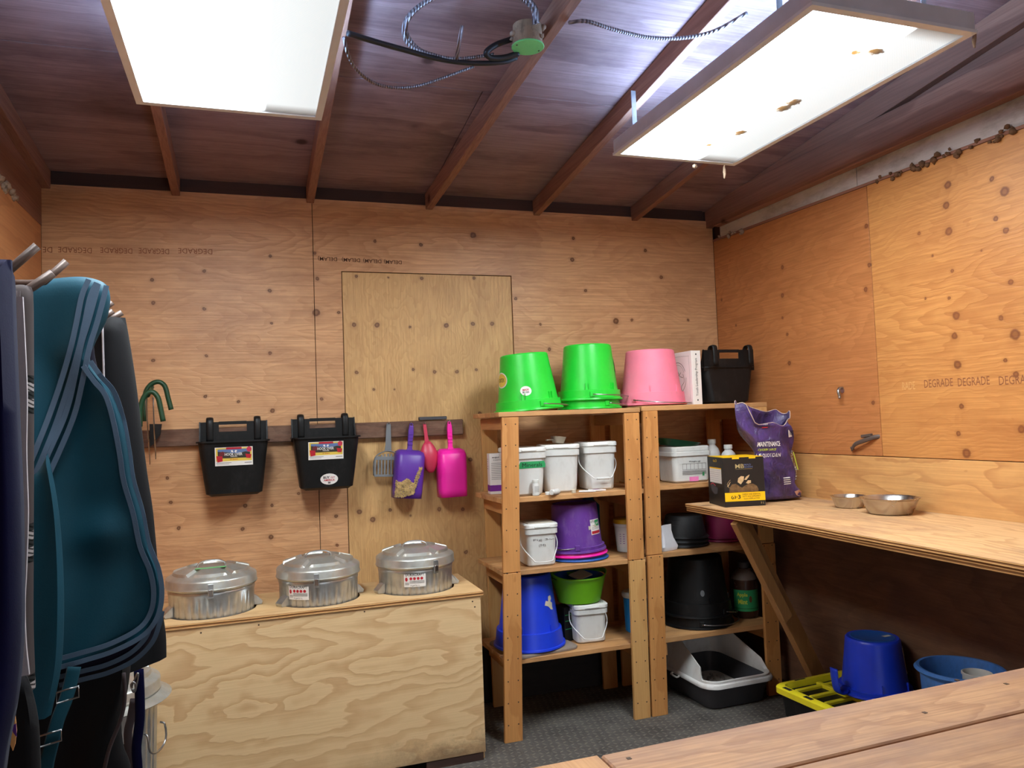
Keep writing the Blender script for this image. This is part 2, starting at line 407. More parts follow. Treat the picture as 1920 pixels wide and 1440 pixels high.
# flat print: text and patches mapped on to a surface by f(a,b,h) -> point
_tc = {}
def text_mesh(s, size, bold=0):
    key = (s, bold)
    if key not in _tc:
        cu = bpy.data.curves.new('t', 'FONT'); cu.body = s; cu.size = 1; cu.align_x = 'CENTER'; cu.align_y = 'CENTER'; cu.offset = bold; cu.resolution_u = 2
        o = bpy.data.objects.new('t', cu); C.objects.link(o)
        dg = bpy.context.evaluated_depsgraph_get(); me = bpy.data.meshes.new_from_object(o.evaluated_get(dg))
        _tc[key] = ([tuple(v.co) for v in me.vertices], [tuple(p.vertices) for p in me.polygons])
        bpy.data.objects.remove(o); bpy.data.curves.remove(cu); bpy.data.meshes.remove(me)
    return _tc[key]
def planeY(x0, y0, z0, rot=0):     # a surface that faces -y
    c, s = math.cos(rot), math.sin(rot)
    return lambda a, b, h: (x0 + a * c - b * s, y0 - h, z0 + a * s + b * c)
def planeX(x0, y0, z0):     # a surface that faces -x, text reads towards -y
    return lambda a, b, h: (x0 - h, y0 - a, z0 + b)
def cyl(rfun, th0, zc):     # a turned surface; a runs around it
    def f(a, b, h):
        r = rfun(zc + b); t = th0 + a / r; return ((r + h) * math.cos(t), (r + h) * math.sin(t), zc + b)
    return f
def text(name, s, size, f, mat, parent, at=(0, 0), bold=.0, h=.0012, sx=1.0, rot=0):
    vs, fs = text_mesh(s, 1, bold); c, q = math.cos(rot), math.sin(rot)
    out = []
    for x, y, z in vs:
        x, y = x * size * sx, y * size
        out.append(f(at[0] + x * c - y * q, at[1] + x * q + y * c, h))
    return mesh(name, out, fs, mat, parent, False, False)
def patch(name, a0, a1, b0, b1, f, mat, parent, h=.0006, n=8):
    vs, fs = [], []
    for i in range(n + 1):
        for j in (0, 1): vs.append(f(a0 + (a1 - a0) * i / n, (b0, b1)[j], h))
    for i in range(n): fs.append((2 * i, 2 * i + 2, 2 * i + 3, 2 * i + 1))
    return mesh(name, vs, fs, mat, parent, False, False)
def oval(name, ra, rb, f, mat, parent, at=(0, 0), h=.0006, seg=24, rings=2):
    vs = [f(at[0], at[1], h)]; fs = []
    for k in range(1, rings + 1):
        for i in range(seg):
            t = 2 * PI * i / seg; vs.append(f(at[0] + ra * k / rings * math.cos(t), at[1] + rb * k / rings * math.sin(t), h))
    for i in range(seg):
        fs.append((0, 1 + i, 1 + (i + 1) % seg))
        for k in range(rings - 1): fs.append((1 + k * seg + i, 1 + (k + 1) * seg + i, 1 + (k + 1) * seg + (i + 1) % seg, 1 + k * seg + (i + 1) % seg))
    return mesh(name, vs, fs, mat, parent, False, False)
def shape(name, pts, f, mat, parent, h=.0008):
    return mesh(name, [f(a, b, h) for a, b in pts], [tuple(range(len(pts)))], mat, parent, False, False)
def lines(name, rects, f, mat, parent, h=.001, n=3):
    vs, fs = [], []
    for (a0, a1, b0, b1) in rects:
        k = len(vs)
        for i in range(n + 1):
            for b in (b0, b1): vs.append(f(a0 + (a1 - a0) * i / n, b, h))
        for i in range(n): fs.append((k + 2 * i, k + 2 * i + 2, k + 2 * i + 3, k + 2 * i + 1))
    return mesh(name, vs, fs, mat, parent, False, False)
def stroke(name, pts, w, f, mat, parent, h=.0012):
    """thin drawn line on a mapped surface"""
    P = smoothpath([(a, b, 0) for a, b in pts], 5); vs, fs = [], []
    for i, p in enumerate(P):
        t = (P[min(i + 1, len(P) - 1)] - P[max(i - 1, 0)]).normalized(); n = Vector((-t.y, t.x, 0)) * w / 2
        vs += [f(p.x + n.x, p.y + n.y, h), f(p.x - n.x, p.y - n.y, h)]
    for i in range(len(P) - 1): fs.append((2 * i, 2 * i + 1, 2 * i + 3, 2 * i + 2))
    return mesh(name, vs, fs, mat, parent, False, False)
def barcode(f, at, w, hgt, parent):
    rects = []; x = 0
    rnd = random.Random(int(at[0] * 1e4) + 3)
    while x < w:
        b = rnd.choice((.0008, .0014, .002)); rects.append((at[0] + x, at[0] + min(w, x + b), at[1], at[1] + hgt)); x += b + rnd.choice((.0008, .0014))
    lines('barcode', rects, f, M['ink'], parent, n=1)
def fit(name, s, w, hgt, f, mat, parent, at=(0, 0), bold=.0, h=.0012, rot=0):
    """text stretched to a box w x hgt"""
    vs, fs = text_mesh(s, 1, bold)
    x0 = min(v[0] for v in vs); x1 = max(v[0] for v in vs); y0 = min(v[1] for v in vs); y1 = max(v[1] for v in vs)
    c, q = math.cos(rot), math.sin(rot); out = []
    for x, y, z in vs:
        x = (x - (x0 + x1) / 2) / (x1 - x0) * w; y = (y - (y0 + y1) / 2) / (y1 - y0) * hgt
        out.append(f(at[0] + x * c - y * q, at[1] + x * q + y * c, h))
    return mesh(name, out, fs, mat, parent, False, False)

# ================================================================== ROOM
def struct(name):
    o = bpy.data.objects.new(name, None); C.objects.link(o); o['kind'] = 'structure'; return o
# floor
fl = box('floor', LX - .1, RX + .1, FY - .1, D + .1, -.06, 0, M['floor'], None, 0); fl['kind'] = 'structure'

def K(lst, f, r=.010):
    out = []
    for p in lst:
        q = f(p[0], p[1]); out.append((q.x if f is fB else q.y, q.z, p[2] if len(p) > 2 else r * random.uniform(.8, 1.15)))
    return out
fB = lambda u, v: onY(u, v, D)
fR = lambda u, v: onX(u, v, RX)
kb = K([(285, 525), (383, 508), (506, 545), (507, 480), (287, 568), (383, 579), (509, 606), (287, 676), (387, 667), (506, 662), (593, 586, .02), (635, 586), (590, 475), (595, 523),
        (887, 441, .018), (789, 459), (703, 452), (1073, 487, .014), (1155, 602, .019), (1013, 608), (1098, 545), (1240, 520), (1075, 447), (967, 560), (1030, 655), (1290, 600), (1210, 470),
        (511, 770, .012), (385, 743), (447, 753), (314, 896), (320, 942), (460, 948), (510, 947), (335, 990), (455, 992), (508, 1007, .013), (603, 748), (630, 968), (632, 1022), (605, 805), (560, 925), (1185, 600), (1260, 700)], fB)
kd = K([(668, 518), (791, 522), (889, 521), (728, 520, .006), (664, 609, .013), (707, 609, .013), (769, 613, .008), (837, 610, .013), (887, 607, .012), (923, 607, .012), (775, 693), (815, 697), (857, 697), (893, 693), (669, 698),
        (674, 960, .014), (699, 974, .014), (732, 956), (770, 967, .006), (824, 955, .012), (868, 955, .011), (882, 862, .012), (874, 1035), (900, 775), (753, 508, .006), (740, 730, .006), (701, 730, .008)], fB)
kr = K([(1777, 347, .017), (1774, 385, .016), (1884, 359, .02), (1860, 335, .011), (1867, 410, .01), (1886, 432, .012), (1779, 434, .018), (1723, 438, .008), (1624, 424, .012), (1786, 508), (1895, 529), (1780, 559), (1793, 592, .018), (1790, 630, .015),
        (1877, 596, .011), (1903, 627, .022), (1795, 684, .019), (1885, 676, .009), (1623, 543, .012), (1630, 497, .012), (1467, 501, .012), (1467, 554, .013), (1476, 627, .009), (1480, 681, .013), (1467, 596, .008), (1353, 562, .008), (1371, 680, .008),
        (1905, 702, .013), (1803, 762, .012), (1797, 813, .011), (1812, 850, .02), (1915, 805, .016), (1637, 755, .011), (1831, 930, .01), (1748, 480, .006), (1735, 560, .006), (1840, 470, .005), (1380, 610, .007)], fR)
M['plyB'] = wood('orange_plywood_back', (220, 170, 124), (178, 124, 82), 'X', 1.25, 34, .55, kb, 'XZ', 1, .8, .42, relief=.8, dirt=((140, 90, 62), .5, 5), spec=.35, kc=(96, 58, 34), sharp=.6)
M['plyD'] = wood('pale_plywood_panel', (222, 178, 120), (184, 134, 80), 'Z', 1.9, 30, .55, kd, 'XZ', 2, .8, .5, relief=.6, dirt=((150, 104, 66), .45, 4), kc=(104, 66, 46), sharp=.6)
M['plyR'] = wood('orange_plywood_right', (208, 144, 82), (166, 100, 52), 'Y', 1.25, 36, .5, kr, 'YZ', 4, .8, .42, relief=.8, dirt=((156, 92, 50), .4, 5), spec=.35, kc=(116, 66, 38), sharp=.6)
M['plyRl'] = wood('banded_plywood_lower', (220, 166, 104), (166, 104, 58), 'Y', 1.1, 24, .85, None, 'YZ', 14, .5, .55, dirt=((150, 100, 60), .4, 5), knotty=2, sharp=.45)
M['plyR2'] = wood('russet_plywood_right', (196, 128, 76), (156, 92, 50), 'Y', 1.25, 36, .5, kr, 'YZ', 41, .8, .42, relief=.8, dirt=((146, 84, 46), .4, 5), spec=.35, kc=(110, 62, 36), sharp=.6)
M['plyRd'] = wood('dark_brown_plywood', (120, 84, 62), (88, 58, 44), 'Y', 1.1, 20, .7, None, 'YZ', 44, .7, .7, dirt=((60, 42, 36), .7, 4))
M['plyL'] = wood('orange_plywood_left', (206, 142, 92), (176, 112, 68), 'Y', .9, 16, .8, None, 'YZ', 21, .5, .55, knotty=2)

wb = struct('wall_back')
T = .013
box('backing_board', LX - .1, RX + .1, D + .02, D + .05, 0, 3.3, M['darkwood'], wb, 0)
box('plywood_sheet', LX, .3275, D, D + T, .03, ZW, M['plyB'], wb, .0015)
def extr(name, pts, y0, y1, mat, parent):
    return poly(name, [(x, y0, z) for x, z in pts], mat, parent, (0, y1 - y0, 0))
x0, x1, dz = .469, 1.409, 2.316
extr('plywood_sheet', [(.3305, .03), (x0, .03), (x0, dz), (x1, dz), (x1, .03), (RX - .002, .03), (RX - .002, ZW), (.3305, ZW)], D, D + T, M['plyB'], wb)
fb = planeY(0, D, 0)
M['stamp'] = plastic('faded_stamp_ink', (138, 88, 62), .8, .1); M['stamp2'] = plastic('dark_stamp_ink', (84, 56, 42), .8, .1)
for u0, u1, v in ((80, 98, 468), (109, 172, 468), (188, 248, 469), (260, 317, 470), (334, 398, 470)):
    a, b = onY(u0, v, D), onY(u1, v, D)
    fit('stamped_lettering', 'DE' if u1 == 98 else 'DEGRADE', b.x - a.x, .026, fb, M['stamp'], wb, ((a.x + b.x) / 2, a.z), h=.0004, rot=PI)
for u0, u1, v in ((596, 632, 484), (641, 675, 486), (681, 715, 488), (720, 753, 490)):
    a, b = onY(u0, v, D), onY(u1, v, D)
    fit('stamped_lettering', 'DELAM)', b.x - a.x, .026, fb, M['stamp2'], wb, ((a.x + b.x) / 2, a.z), h=.0004, rot=PI, bold=.01)
box('kick_board', .95, RX - .01, D - .022, D - .001, .0, .30, M['blackboard'], wb, .002)
dr = box('door_1', .473, 1.405, D + .003, D + T + .003, .03, 2.312, M['plyD'], None, .0015); dr['kind'] = 'structure'

wr = struct('wall_right')
box('backing_board', RX + .02, RX + .05, FY - .1, D + .1, 0, 3.6, M['darkwood'], wr, 0)
def ztop(y): return 2.56 - (4.0 - y) * .023
def sheetR(y0, y1, z0, z1, mat):
    a, b = (ztop(y0), ztop(y1)) if z1 is None else (z1, z1)
    hexa('plywood_sheet', [(RX, y0, z0), (RX + T, y0, z0), (RX + T, y1, z0), (RX, y1, z0), (RX, y0, a), (RX + T, y0, a), (RX + T, y1, b), (RX, y1, b)], mat, wr, .0015)
sheetR(2.8015, D, 1.2765, None, M['plyR2'])
for y0, y1 in ((1.582, 2.7985), (.362, 1.579), (FY, .359)): sheetR(y0, y1, 1.2765, None, M['plyR'])
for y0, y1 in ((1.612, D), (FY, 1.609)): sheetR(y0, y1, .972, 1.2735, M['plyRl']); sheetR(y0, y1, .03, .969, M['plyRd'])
for y0, y1 in ((2.862, 3.98), (1.2, 2.858), (FY, 1.196)):
    hexa('insulation_board', [(RX + .004, y0, ztop(y0) + .012), (RX + .02, y0, ztop(y0) + .012), (RX + .02, y1, ztop(y1) + .012), (RX + .004, y1, ztop(y1) + .012), (RX + .004, y0, 2.68), (RX + .02, y0, 2.68), (RX + .02, y1, 2.68), (RX + .004, y1, 2.68)], M['foam'], wr, .001)
fr_ = planeX(RX, 0, 0)
for u0, u1, v, s in ((1692, 1716, 724, 'RADE'), (1733, 1787, 720, 'DEGRADE'), (1796, 1856, 717, 'DEGRADE'), (1873, 1944, 714, 'DEGRADE')):
    a, b = onX(u0, v, RX), onX(u1, v, RX)
    fit('stamped_lettering', s, a.y - b.y, .034, fr_, M['stamp'] if s == 'DEGRADE' else M['plyRl'], wr, (-(a.y + b.y) / 2, a.z), h=.0004)
hexa('ledge_strip', [(RX - .004, FY, ztop(FY) + .001), (RX + .018, FY, ztop(FY) + .001), (RX + .018, D, ztop(D) + .001), (RX - .004, D, ztop(D) + .001), (RX - .004, FY, ztop(FY) + .014), (RX + .018, FY, ztop(FY) + .014), (RX + .018, D, ztop(D) + .014), (RX - .004, D, ztop(D) + .014)], M['rafter'], wr, .001)
# mud and cobweb nest along the ledge
for i in range(46):
    y = random.uniform(2.05, 2.78) if i < 36 else random.uniform(3.75, 4.0)
    blob('mud_nest' if i == 0 else 'mud_nest', (RX - .002 - random.uniform(0, .012), y, ztop(y) + random.gauss(.004, .01)), random.uniform(.006, .017), M['mud'] if i < 36 else M['fluff'], wr, 1, .35)
wl = struct('wall_left')
box('backing_board', LX - .05, LX - .02, FY - .1, D + .1, 0, 3.6, M['darkwood'], wl, 0)
box('plywood_sheet', LX - T, LX, 2.80, D, .03, 2.50, M['plyL'], wl, .0015)
box('plywood_sheet', LX - T, LX, 1.58, 2.797, .03, 2.50, M['plyL'], wl, .0015)
box('plywood_sheet', LX - T, LX, FY, 1.577, .03, 2.50, M['plyL'], wl, .0015)
for i in range(22):
    y = random.uniform(3.35, 3.66); blob('insulation_tuft', (LX + random.uniform(-.008, .006), y, 2.50 + random.uniform(-.012, .014)), random.uniform(.010, .022), M['fluff'], wl, 1, .35)
wf = struct('wall_front')
box('plywood_sheet', LX, .3, FY - T, FY, .0, 3.4, M['plyB'], wf, 0); box('plywood_sheet', 1.6, RX, FY - T, FY, 0, 3.4, M['plyB'], wf, 0); box('plywood_sheet', .303, 1.597, FY - T, FY, 2.16, 3.4, M['plyB'], wf, 0)  # unseen wall; its open doorway is added to let fill daylight in
for a_, b_ in ((.24, .3), (1.6, 1.66)): box('added_door_casing', a_, b_, FY, FY + .02, 0, 2.22, M['post'], wf, .002)
box('added_door_casing', .301, 1.599, FY, FY + .02, 2.16, 2.22, M['post'], wf, .002)

ce = struct('ceiling')
def slopebox(name, x0, x1, y0, y1, h0, h1, mat, parent, bev=.002, skew=0):
    """board following the roof slope; h measured down from the deck"""
    k = skew * (y1 - y0)
    return hexa(name, [(x0 + k, y0, deck(y0) - h1), (x1 + k, y0, deck(y0) - h1), (x1, y1, deck(y1) - h1), (x0, y1, deck(y1) - h1), (x0 + k, y0, deck(y0) - h0), (x1 + k, y0, deck(y0) - h0), (x1, y1, deck(y1) - h0), (x0, y1, deck(y1) - h0)], mat, parent, bev)
ys = [D + .1, 3.0, 1.78, .56, -.66, FY - .1]
for i in range(5):
    for xa, xb in (((LX - .1, .945), (.949, RX + .1)) if i % 2 == 0 else ((LX - .1, -.3), (-.296, 2.17), (2.174, RX + .1))):
        slopebox('roof_sheet', xa, xb, ys[i + 1] + .002, ys[i] - .002, -.015, 0, M['deck'], ce, .001)
slopebox('added_light_seal', LX - .1, RX + .1, FY - .1, D + .1, -.04, -.017, M['deck'], ce, 0)  # unseen slab added to stop daylight leaking through the sheet seams
for x in (-.88, -.32, .32, .948, 1.575, 2.20):
    slopebox('rafter', x - .019, x + .019, FY, D + .01, .001, .088, M['rafter'], ce, .002, .053 if x == .948 else 0)
slopebox('rafter', RX - .045, RX - .005, FY, D + .01, .001, .11, M['rafter'], ce, .002)
xs = [LX, -.88, -.32, .32, .948, 1.575, 2.20, RX - .045]
for a, b in zip(xs[1:-1], xs[2:]):
    box('blocking', a + .02, b - .02, D + .004, D + .018, 2.67, deck(D) - .001, M['darkwood'], ce, .001)
hexa('gable_board', [(RX - .003, FY, 2.79), (RX + .01, FY, 2.79), (RX + .01, D, 2.79), (RX - .003, D, 2.79), (RX - .003, FY, deck(FY)), (RX + .01, FY, deck(FY)), (RX + .01, D, deck(D)), (RX - .003, D, deck(D))], M['rafter'], wr, 0)
hexa('gable_board', [(LX - .01, FY, 2.49), (LX + .002, FY, 2.49), (LX + .002, D, 2.49), (LX - .01, D, 2.49), (LX - .01, FY, deck(FY)), (LX + .002, FY, deck(FY)), (LX + .002, D, deck(D)), (LX - .01, D, deck(D))], M['rafter'], wl, 0)
bm_ = box('beam', RX - .05, RX - .002, FY, 3.97, 2.635, 2.80, M['rafter'], wr, .003)

# ================================================================== CEILING FIXTURES
def lens_mat(name, stains):
    m = NT(name).set(.5)
    sep = m.n('ShaderNodeSeparateXYZ'); m.l(m.co, sep.inputs[0])
    # brightness across the lens: full over the tubes, falling off to the right-hand side
    xr = m.n('ShaderNodeMapRange'); m.l(sep.outputs[0], xr.inputs[0]); xr.inputs[1].default_value = -.2775; xr.inputs[2].default_value = .2775
    prof = m.ramp(xr.outputs[0], [(0, (.16,) * 3 + (1,)), (.05, (1,) * 4), (.60, (1,) * 4), (.70, (.0235,) * 3 + (1,)), (1, (.0195,) * 3 + (1,))])
    ye = m.math('SUBTRACT', .585, m.math('ABSOLUTE', sep.outputs[1]))
    pe = m.ramp(m.math('MULTIPLY', ye, 10), [(0, (.08,) * 3 + (1,)), (.35, (.5,) * 3 + (1,)), (.7, (1,) * 4)])
    dots = m.math('MULTIPLY', m.math('SINE', m.math('MULTIPLY', sep.outputs[0], 900)), m.math('SINE', m.math('MULTIPLY', sep.outputs[1], 900)))
    dm = m.math('MULTIPLY_ADD', dots, .2, .9)
    st = m.math('MULTIPLY', m.math('MULTIPLY', prof, pe), LIGHT_L)
    st = m.math('MULTIPLY', st, dm)
    col = LIGHT_COL + (1,)
    if stains:
        nz = m.noise(m.co, 45, 4, .7)
        cur = None
        for (a, b, ra, rb) in stains:
            q = m.math('ADD', m.math('POWER', m.math('ABSOLUTE', m.math('DIVIDE', m.math('SUBTRACT', sep.outputs[0], a), ra)), 2), m.math('POWER', m.math('ABSOLUTE', m.math('DIVIDE', m.math('SUBTRACT', sep.outputs[1], b), rb)), 2))
            cur = q if cur is None else m.math('MINIMUM', cur, q)
        f = m.ramp(m.math('ADD', cur, m.math('MULTIPLY', nz, 1.2)), [(.70, (1,) * 4), (.95, (.93,) * 3 + (1,)), (1.0, (0, 0, 0, 1))])
        col = m.mix(f, col, (.022, .0115, .003, 1))
    m.b.inputs['Base Color'].default_value = (.4, .42, .45, 1)
    if isinstance(col, tuple): m.b.inputs['Emission Color'].default_value = col
    else: m.l(col, m.b.inputs['Emission Color'])
    m.l(st, m.b.inputs['Emission Strength'])
    return m.m
def fixture(label, xc, yc, z, stains):
    t = thing('ceiling_light', label, 'ceiling light', (xc, yc, z), 0)
    w, l, h = .2775, .585, .058
    boxes('housing', [(-w - .02, w + .02, -l - .02, l + .02, h - .004, h), (-w - .02, -w - .016, -l - .02, l + .02, .004, h - .004), (w + .016, w + .02, -l - .02, l + .02, .004, h - .004), (-w - .016, w + .016, -l - .02, -l - .016, .004, h - .004), (-w - .016, w + .016, l + .016, l + .02, .004, h - .004)], M['housing'], t)
    boxes('lens_frame', [(-w - .024, -w, -l - .024, l + .024, -.006, .004), (w, w + .024, -l - .024, l + .024, -.006, .004), (-w, w, -l - .024, -l, -.006, .004), (-w, w, l, l + .024, -.006, .004)], M['trim'], t)
    o = mesh('lens', [(-w, -l, 0), (w, -l, 0), (w, l, 0), (-w, l, 0)], [(0, 3, 2, 1)], lens_mat('prismatic_lens', stains), t, False, False)
    # glowing strips added on the housing top to light the roof deck
    m = NT('added_uplight_glow'); m.set(.5); m.b.inputs['Emission Color'].default_value = (.32, .58, 1, 1); m.b.inputs['Emission Strength'].default_value = UPLIGHT
    for sx in (-.2, .2):
        box('added_uplight_strip', sx - .02, sx + .02, -l + .03, l - .03, h, h + .002, m.m, t, 0)
    for sy in (-.45, .45):
        for sx in (-w, w):
            d_ = deck(yc + sy) - .09 - z
            box('hanger_strap', sx - .01, sx + .01, sy - .001, sy + .001, h, max(h + .02, d_), M['zinc'], t, 0)
    return t
fixture('blank white fluorescent ceiling light at upper left, cut off by the frame', -.035, 2.17, 2.61, None)
def ls(u, v, ra, rb):
    p = onZ(u, v, 2.61); return (p.x - 1.775, p.y - 2.268, ra, rb)
fixture('rust-stained fluorescent ceiling light above the right-hand shelves and counter', 1.775, 2.268, 2.61, [ls(1468, 203, .045, .05), ls(1488, 192, .045, .05), ls(1387, 249, .035, .05), ls(1330, 272, .025, .035), ls(1640, 97, .05, .035), ls(1605, 98, .03, .03)])

# ================================================================== STORAGE BOX with three sunken bins
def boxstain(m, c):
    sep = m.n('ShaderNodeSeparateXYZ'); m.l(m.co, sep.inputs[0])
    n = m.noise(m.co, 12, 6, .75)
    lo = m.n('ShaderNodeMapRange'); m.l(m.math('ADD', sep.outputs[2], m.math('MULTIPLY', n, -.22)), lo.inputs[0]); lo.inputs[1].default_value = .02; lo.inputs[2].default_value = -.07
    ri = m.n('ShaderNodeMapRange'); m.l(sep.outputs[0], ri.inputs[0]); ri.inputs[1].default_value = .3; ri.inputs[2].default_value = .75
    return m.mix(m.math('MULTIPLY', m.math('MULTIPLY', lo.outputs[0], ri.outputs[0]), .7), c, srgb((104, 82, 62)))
M['boxply'] = wood('blond_plywood', (232, 198, 150), (192, 142, 94), 'X', 1.35, 20, .95, None, seed=16, fibre=.25, rough=.6, spec=.3, stain=boxstain, sharp=.55)
M['boxtop'] = wood('blond_plywood_top', (222, 184, 132), (190, 142, 96), 'X', 1.6, 9, .8, None, seed=17, fibre=.4, rough=.6, dirt=((176, 140, 100), .5, 8))
M['plyedge'] = wood('plywood_edge', (196, 150, 100), (120, 80, 50), 'X', 1, 3, .3, seed=18, fibre=1)
def edge_mat(name, L_, K_, n_ply, axis='X'):
    m = NT(name).set(.7, 0, .2); sep = m.n('ShaderNodeSeparateXYZ'); m.l(m.co, sep.inputs[0])
    w = m.math('SINE', m.math('MULTIPLY', m.math('ADD', sep.outputs[2], m.math('MULTIPLY', m.noise(m.map((1.5, 1.5, 20)), 2), .006)), n_ply))
    n = m.noise(m.map((4, 4, 60)), 3, 5, .7)
    c = m.mix(m.ramp(w, [(.3, BW[0]), (.6, BW[1])]), srgb(K_), srgb(L_)); m.col(m.mix(m.ramp(n, [(.5, BW[0]), (.8, (.7,) * 3 + (1,))]), c, srgb((96, 64, 40))))
    m.bump(m.math('ADD', w, n), .5, .002)
    return m.m
M['edge'] = edge_mat('laminated_edge', (226, 176, 116), (150, 102, 60), 520)
st = thing('storage_box', 'long plywood feed storage box with three round metal bins sunk in its top', 'storage box', (0, 3.6, 0))
bx0, bx1, y0, y1, zt = -.86, .968, -.23, .22, .742
fm = hexa('front_panel', boxv(bx0, bx1, y0, y0 + .018, .035, zt - .019), M['boxply'], st, .001)
hexa('front_panel', [(.70, y0 + .002, 0), (bx1 - .01, y0 + .002, 0), (bx1 - .01, y0 + .016, 0), (.70, y0 + .016, 0), (.70, y0 + .002, .033), (bx1 - .01, y0 + .002, .033), (bx1 - .01, y0 + .016, .033), (.70, y0 + .016, .033)], M['darkwood'], st, 0).name = 'skid'
box('end_panel', bx1 - .018, bx1, y0 + .019, y1, .0, zt - .019, M['boxtop'], st, .001)
box('end_panel', bx0, bx0 + .018, y0 + .019, y1, .0, zt - .019, M['boxtop'], st, .001)
box('back_panel', bx0 + .019, bx1 - .019, y1 - .018, y1, .0, zt - .019, M['boxtop'], st, .001)
# green paint marks on the edge of the end panel
boxes('green_paint_mark', [(bx1 - .012, bx1 + .0006, y0 + .019, y0 + .035, a, b) for a, b in ((.66, .715), (.56, .63), (.47, .53), (.42, .45))], M['green_lbl'], st)
# top with three round holes, built as a holed slab
def holed(name, x0, x1, ya, yb, z0, z1, holes, mat, parent):
    bm = bmesh.new(); seg = 40
    def ring(z):
        L = []
        cs = sorted(holes)
        edges = [x0] + [(cs[i][0] + cs[i + 1][0]) / 2 for i in range(len(cs) - 1)] + [x1]
        for i, (cx, cy, r) in enumerate(cs):
            ex0, ex1 = edges[i], edges[i + 1]
            inner = []; outer = []
            for k in range(seg):
                t = 2 * PI * k / seg; c, s = math.cos(t), math.sin(t)
                tx = ((ex1 - cx) / c if c > 0 else (ex0 - cx) / c) if abs(c) > 1e-6 else 1e9
                ty = ((yb - cy) / s if s > 0 else (ya - cy) / s) if abs(s) > 1e-6 else 1e9
                q = min(tx, ty); inner.append((cx + r * c, cy + r * s, z)); outer.append((cx + q * c, cy + q * s, z))
            # snap the nearest outer point to each corner
            for X_, Y_ in ((ex0, ya), (ex1, ya), (ex0, yb), (ex1, yb)):
                j = min(range(seg), key=lambda k: (outer[k][0] - X_) ** 2 + (outer[k][1] - Y_) ** 2); outer[j] = (X_, Y_, z)
            L.append((inner, outer))
        return L
    a, b = ring(z0), ring(z1)
    for (ia, oa), (ib, ob) in zip(a, b):
        va, wa, vb, wb_ = ([bm.verts.new(p) for p in q] for q in (ia, oa, ib, ob))
        for k in range(seg):
            n = (k + 1) % seg
            bm.faces.new((va[k], va[n], wa[n], wa[k])); bm.faces.new((vb[k], wb_[k], wb_[n], vb[n])); bm.faces.new((va[k], vb[k], vb[n], va[n]))
            p, q = wa[k].co, wa[n].co
            if not (abs(p.x - q.x) < 1e-6 and x0 + 1e-4 < p.x < x1 - 1e-4): bm.faces.new((wa[k], wa[n], wb_[n], wb_[k]))
    bmesh.ops.remove_doubles(bm, verts=bm.verts, dist=1e-5); bmesh.ops.recalc_face_normals(bm, faces=bm.faces)
    me = bpy.data.meshes.new(name); bm.to_mesh(me); bm.free(); return link(name, me, mat, parent)
CANS = [(-.166, 3.585, .178), (.280, 3.585, .176), (.722, 3.60, .176)]
holed('top_panel', bx0 - .004, bx1 + .012, y0 - .006, y1, zt - .018, zt, [(x, y - 3.6, r + .003) for x, y, r in CANS], M['boxtop'], st)
mesh('top_edge', [(bx0 - .004, y0 - .0066, zt - .018), (bx1 + .012, y0 - .0066, zt - .018), (bx1 + .012, y0 - .0066, zt - .0005), (bx0 - .004, y0 - .0066, zt - .0005)], [(0, 1, 2, 3)], M['edge'], st)
bpy.data.objects['top_edge']['label'] = 'darker ply layers of the top edge'
fb2 = planeY(0, y0, 0)
for x, z in ((.93, .70), (.94, .675), (.02, .705), (.45, .71), (-.2, .70)): box('screw', x - .003, x + .003, y0 - .0008, y0, z - .003, z + .003, M['nail'], st, 0)

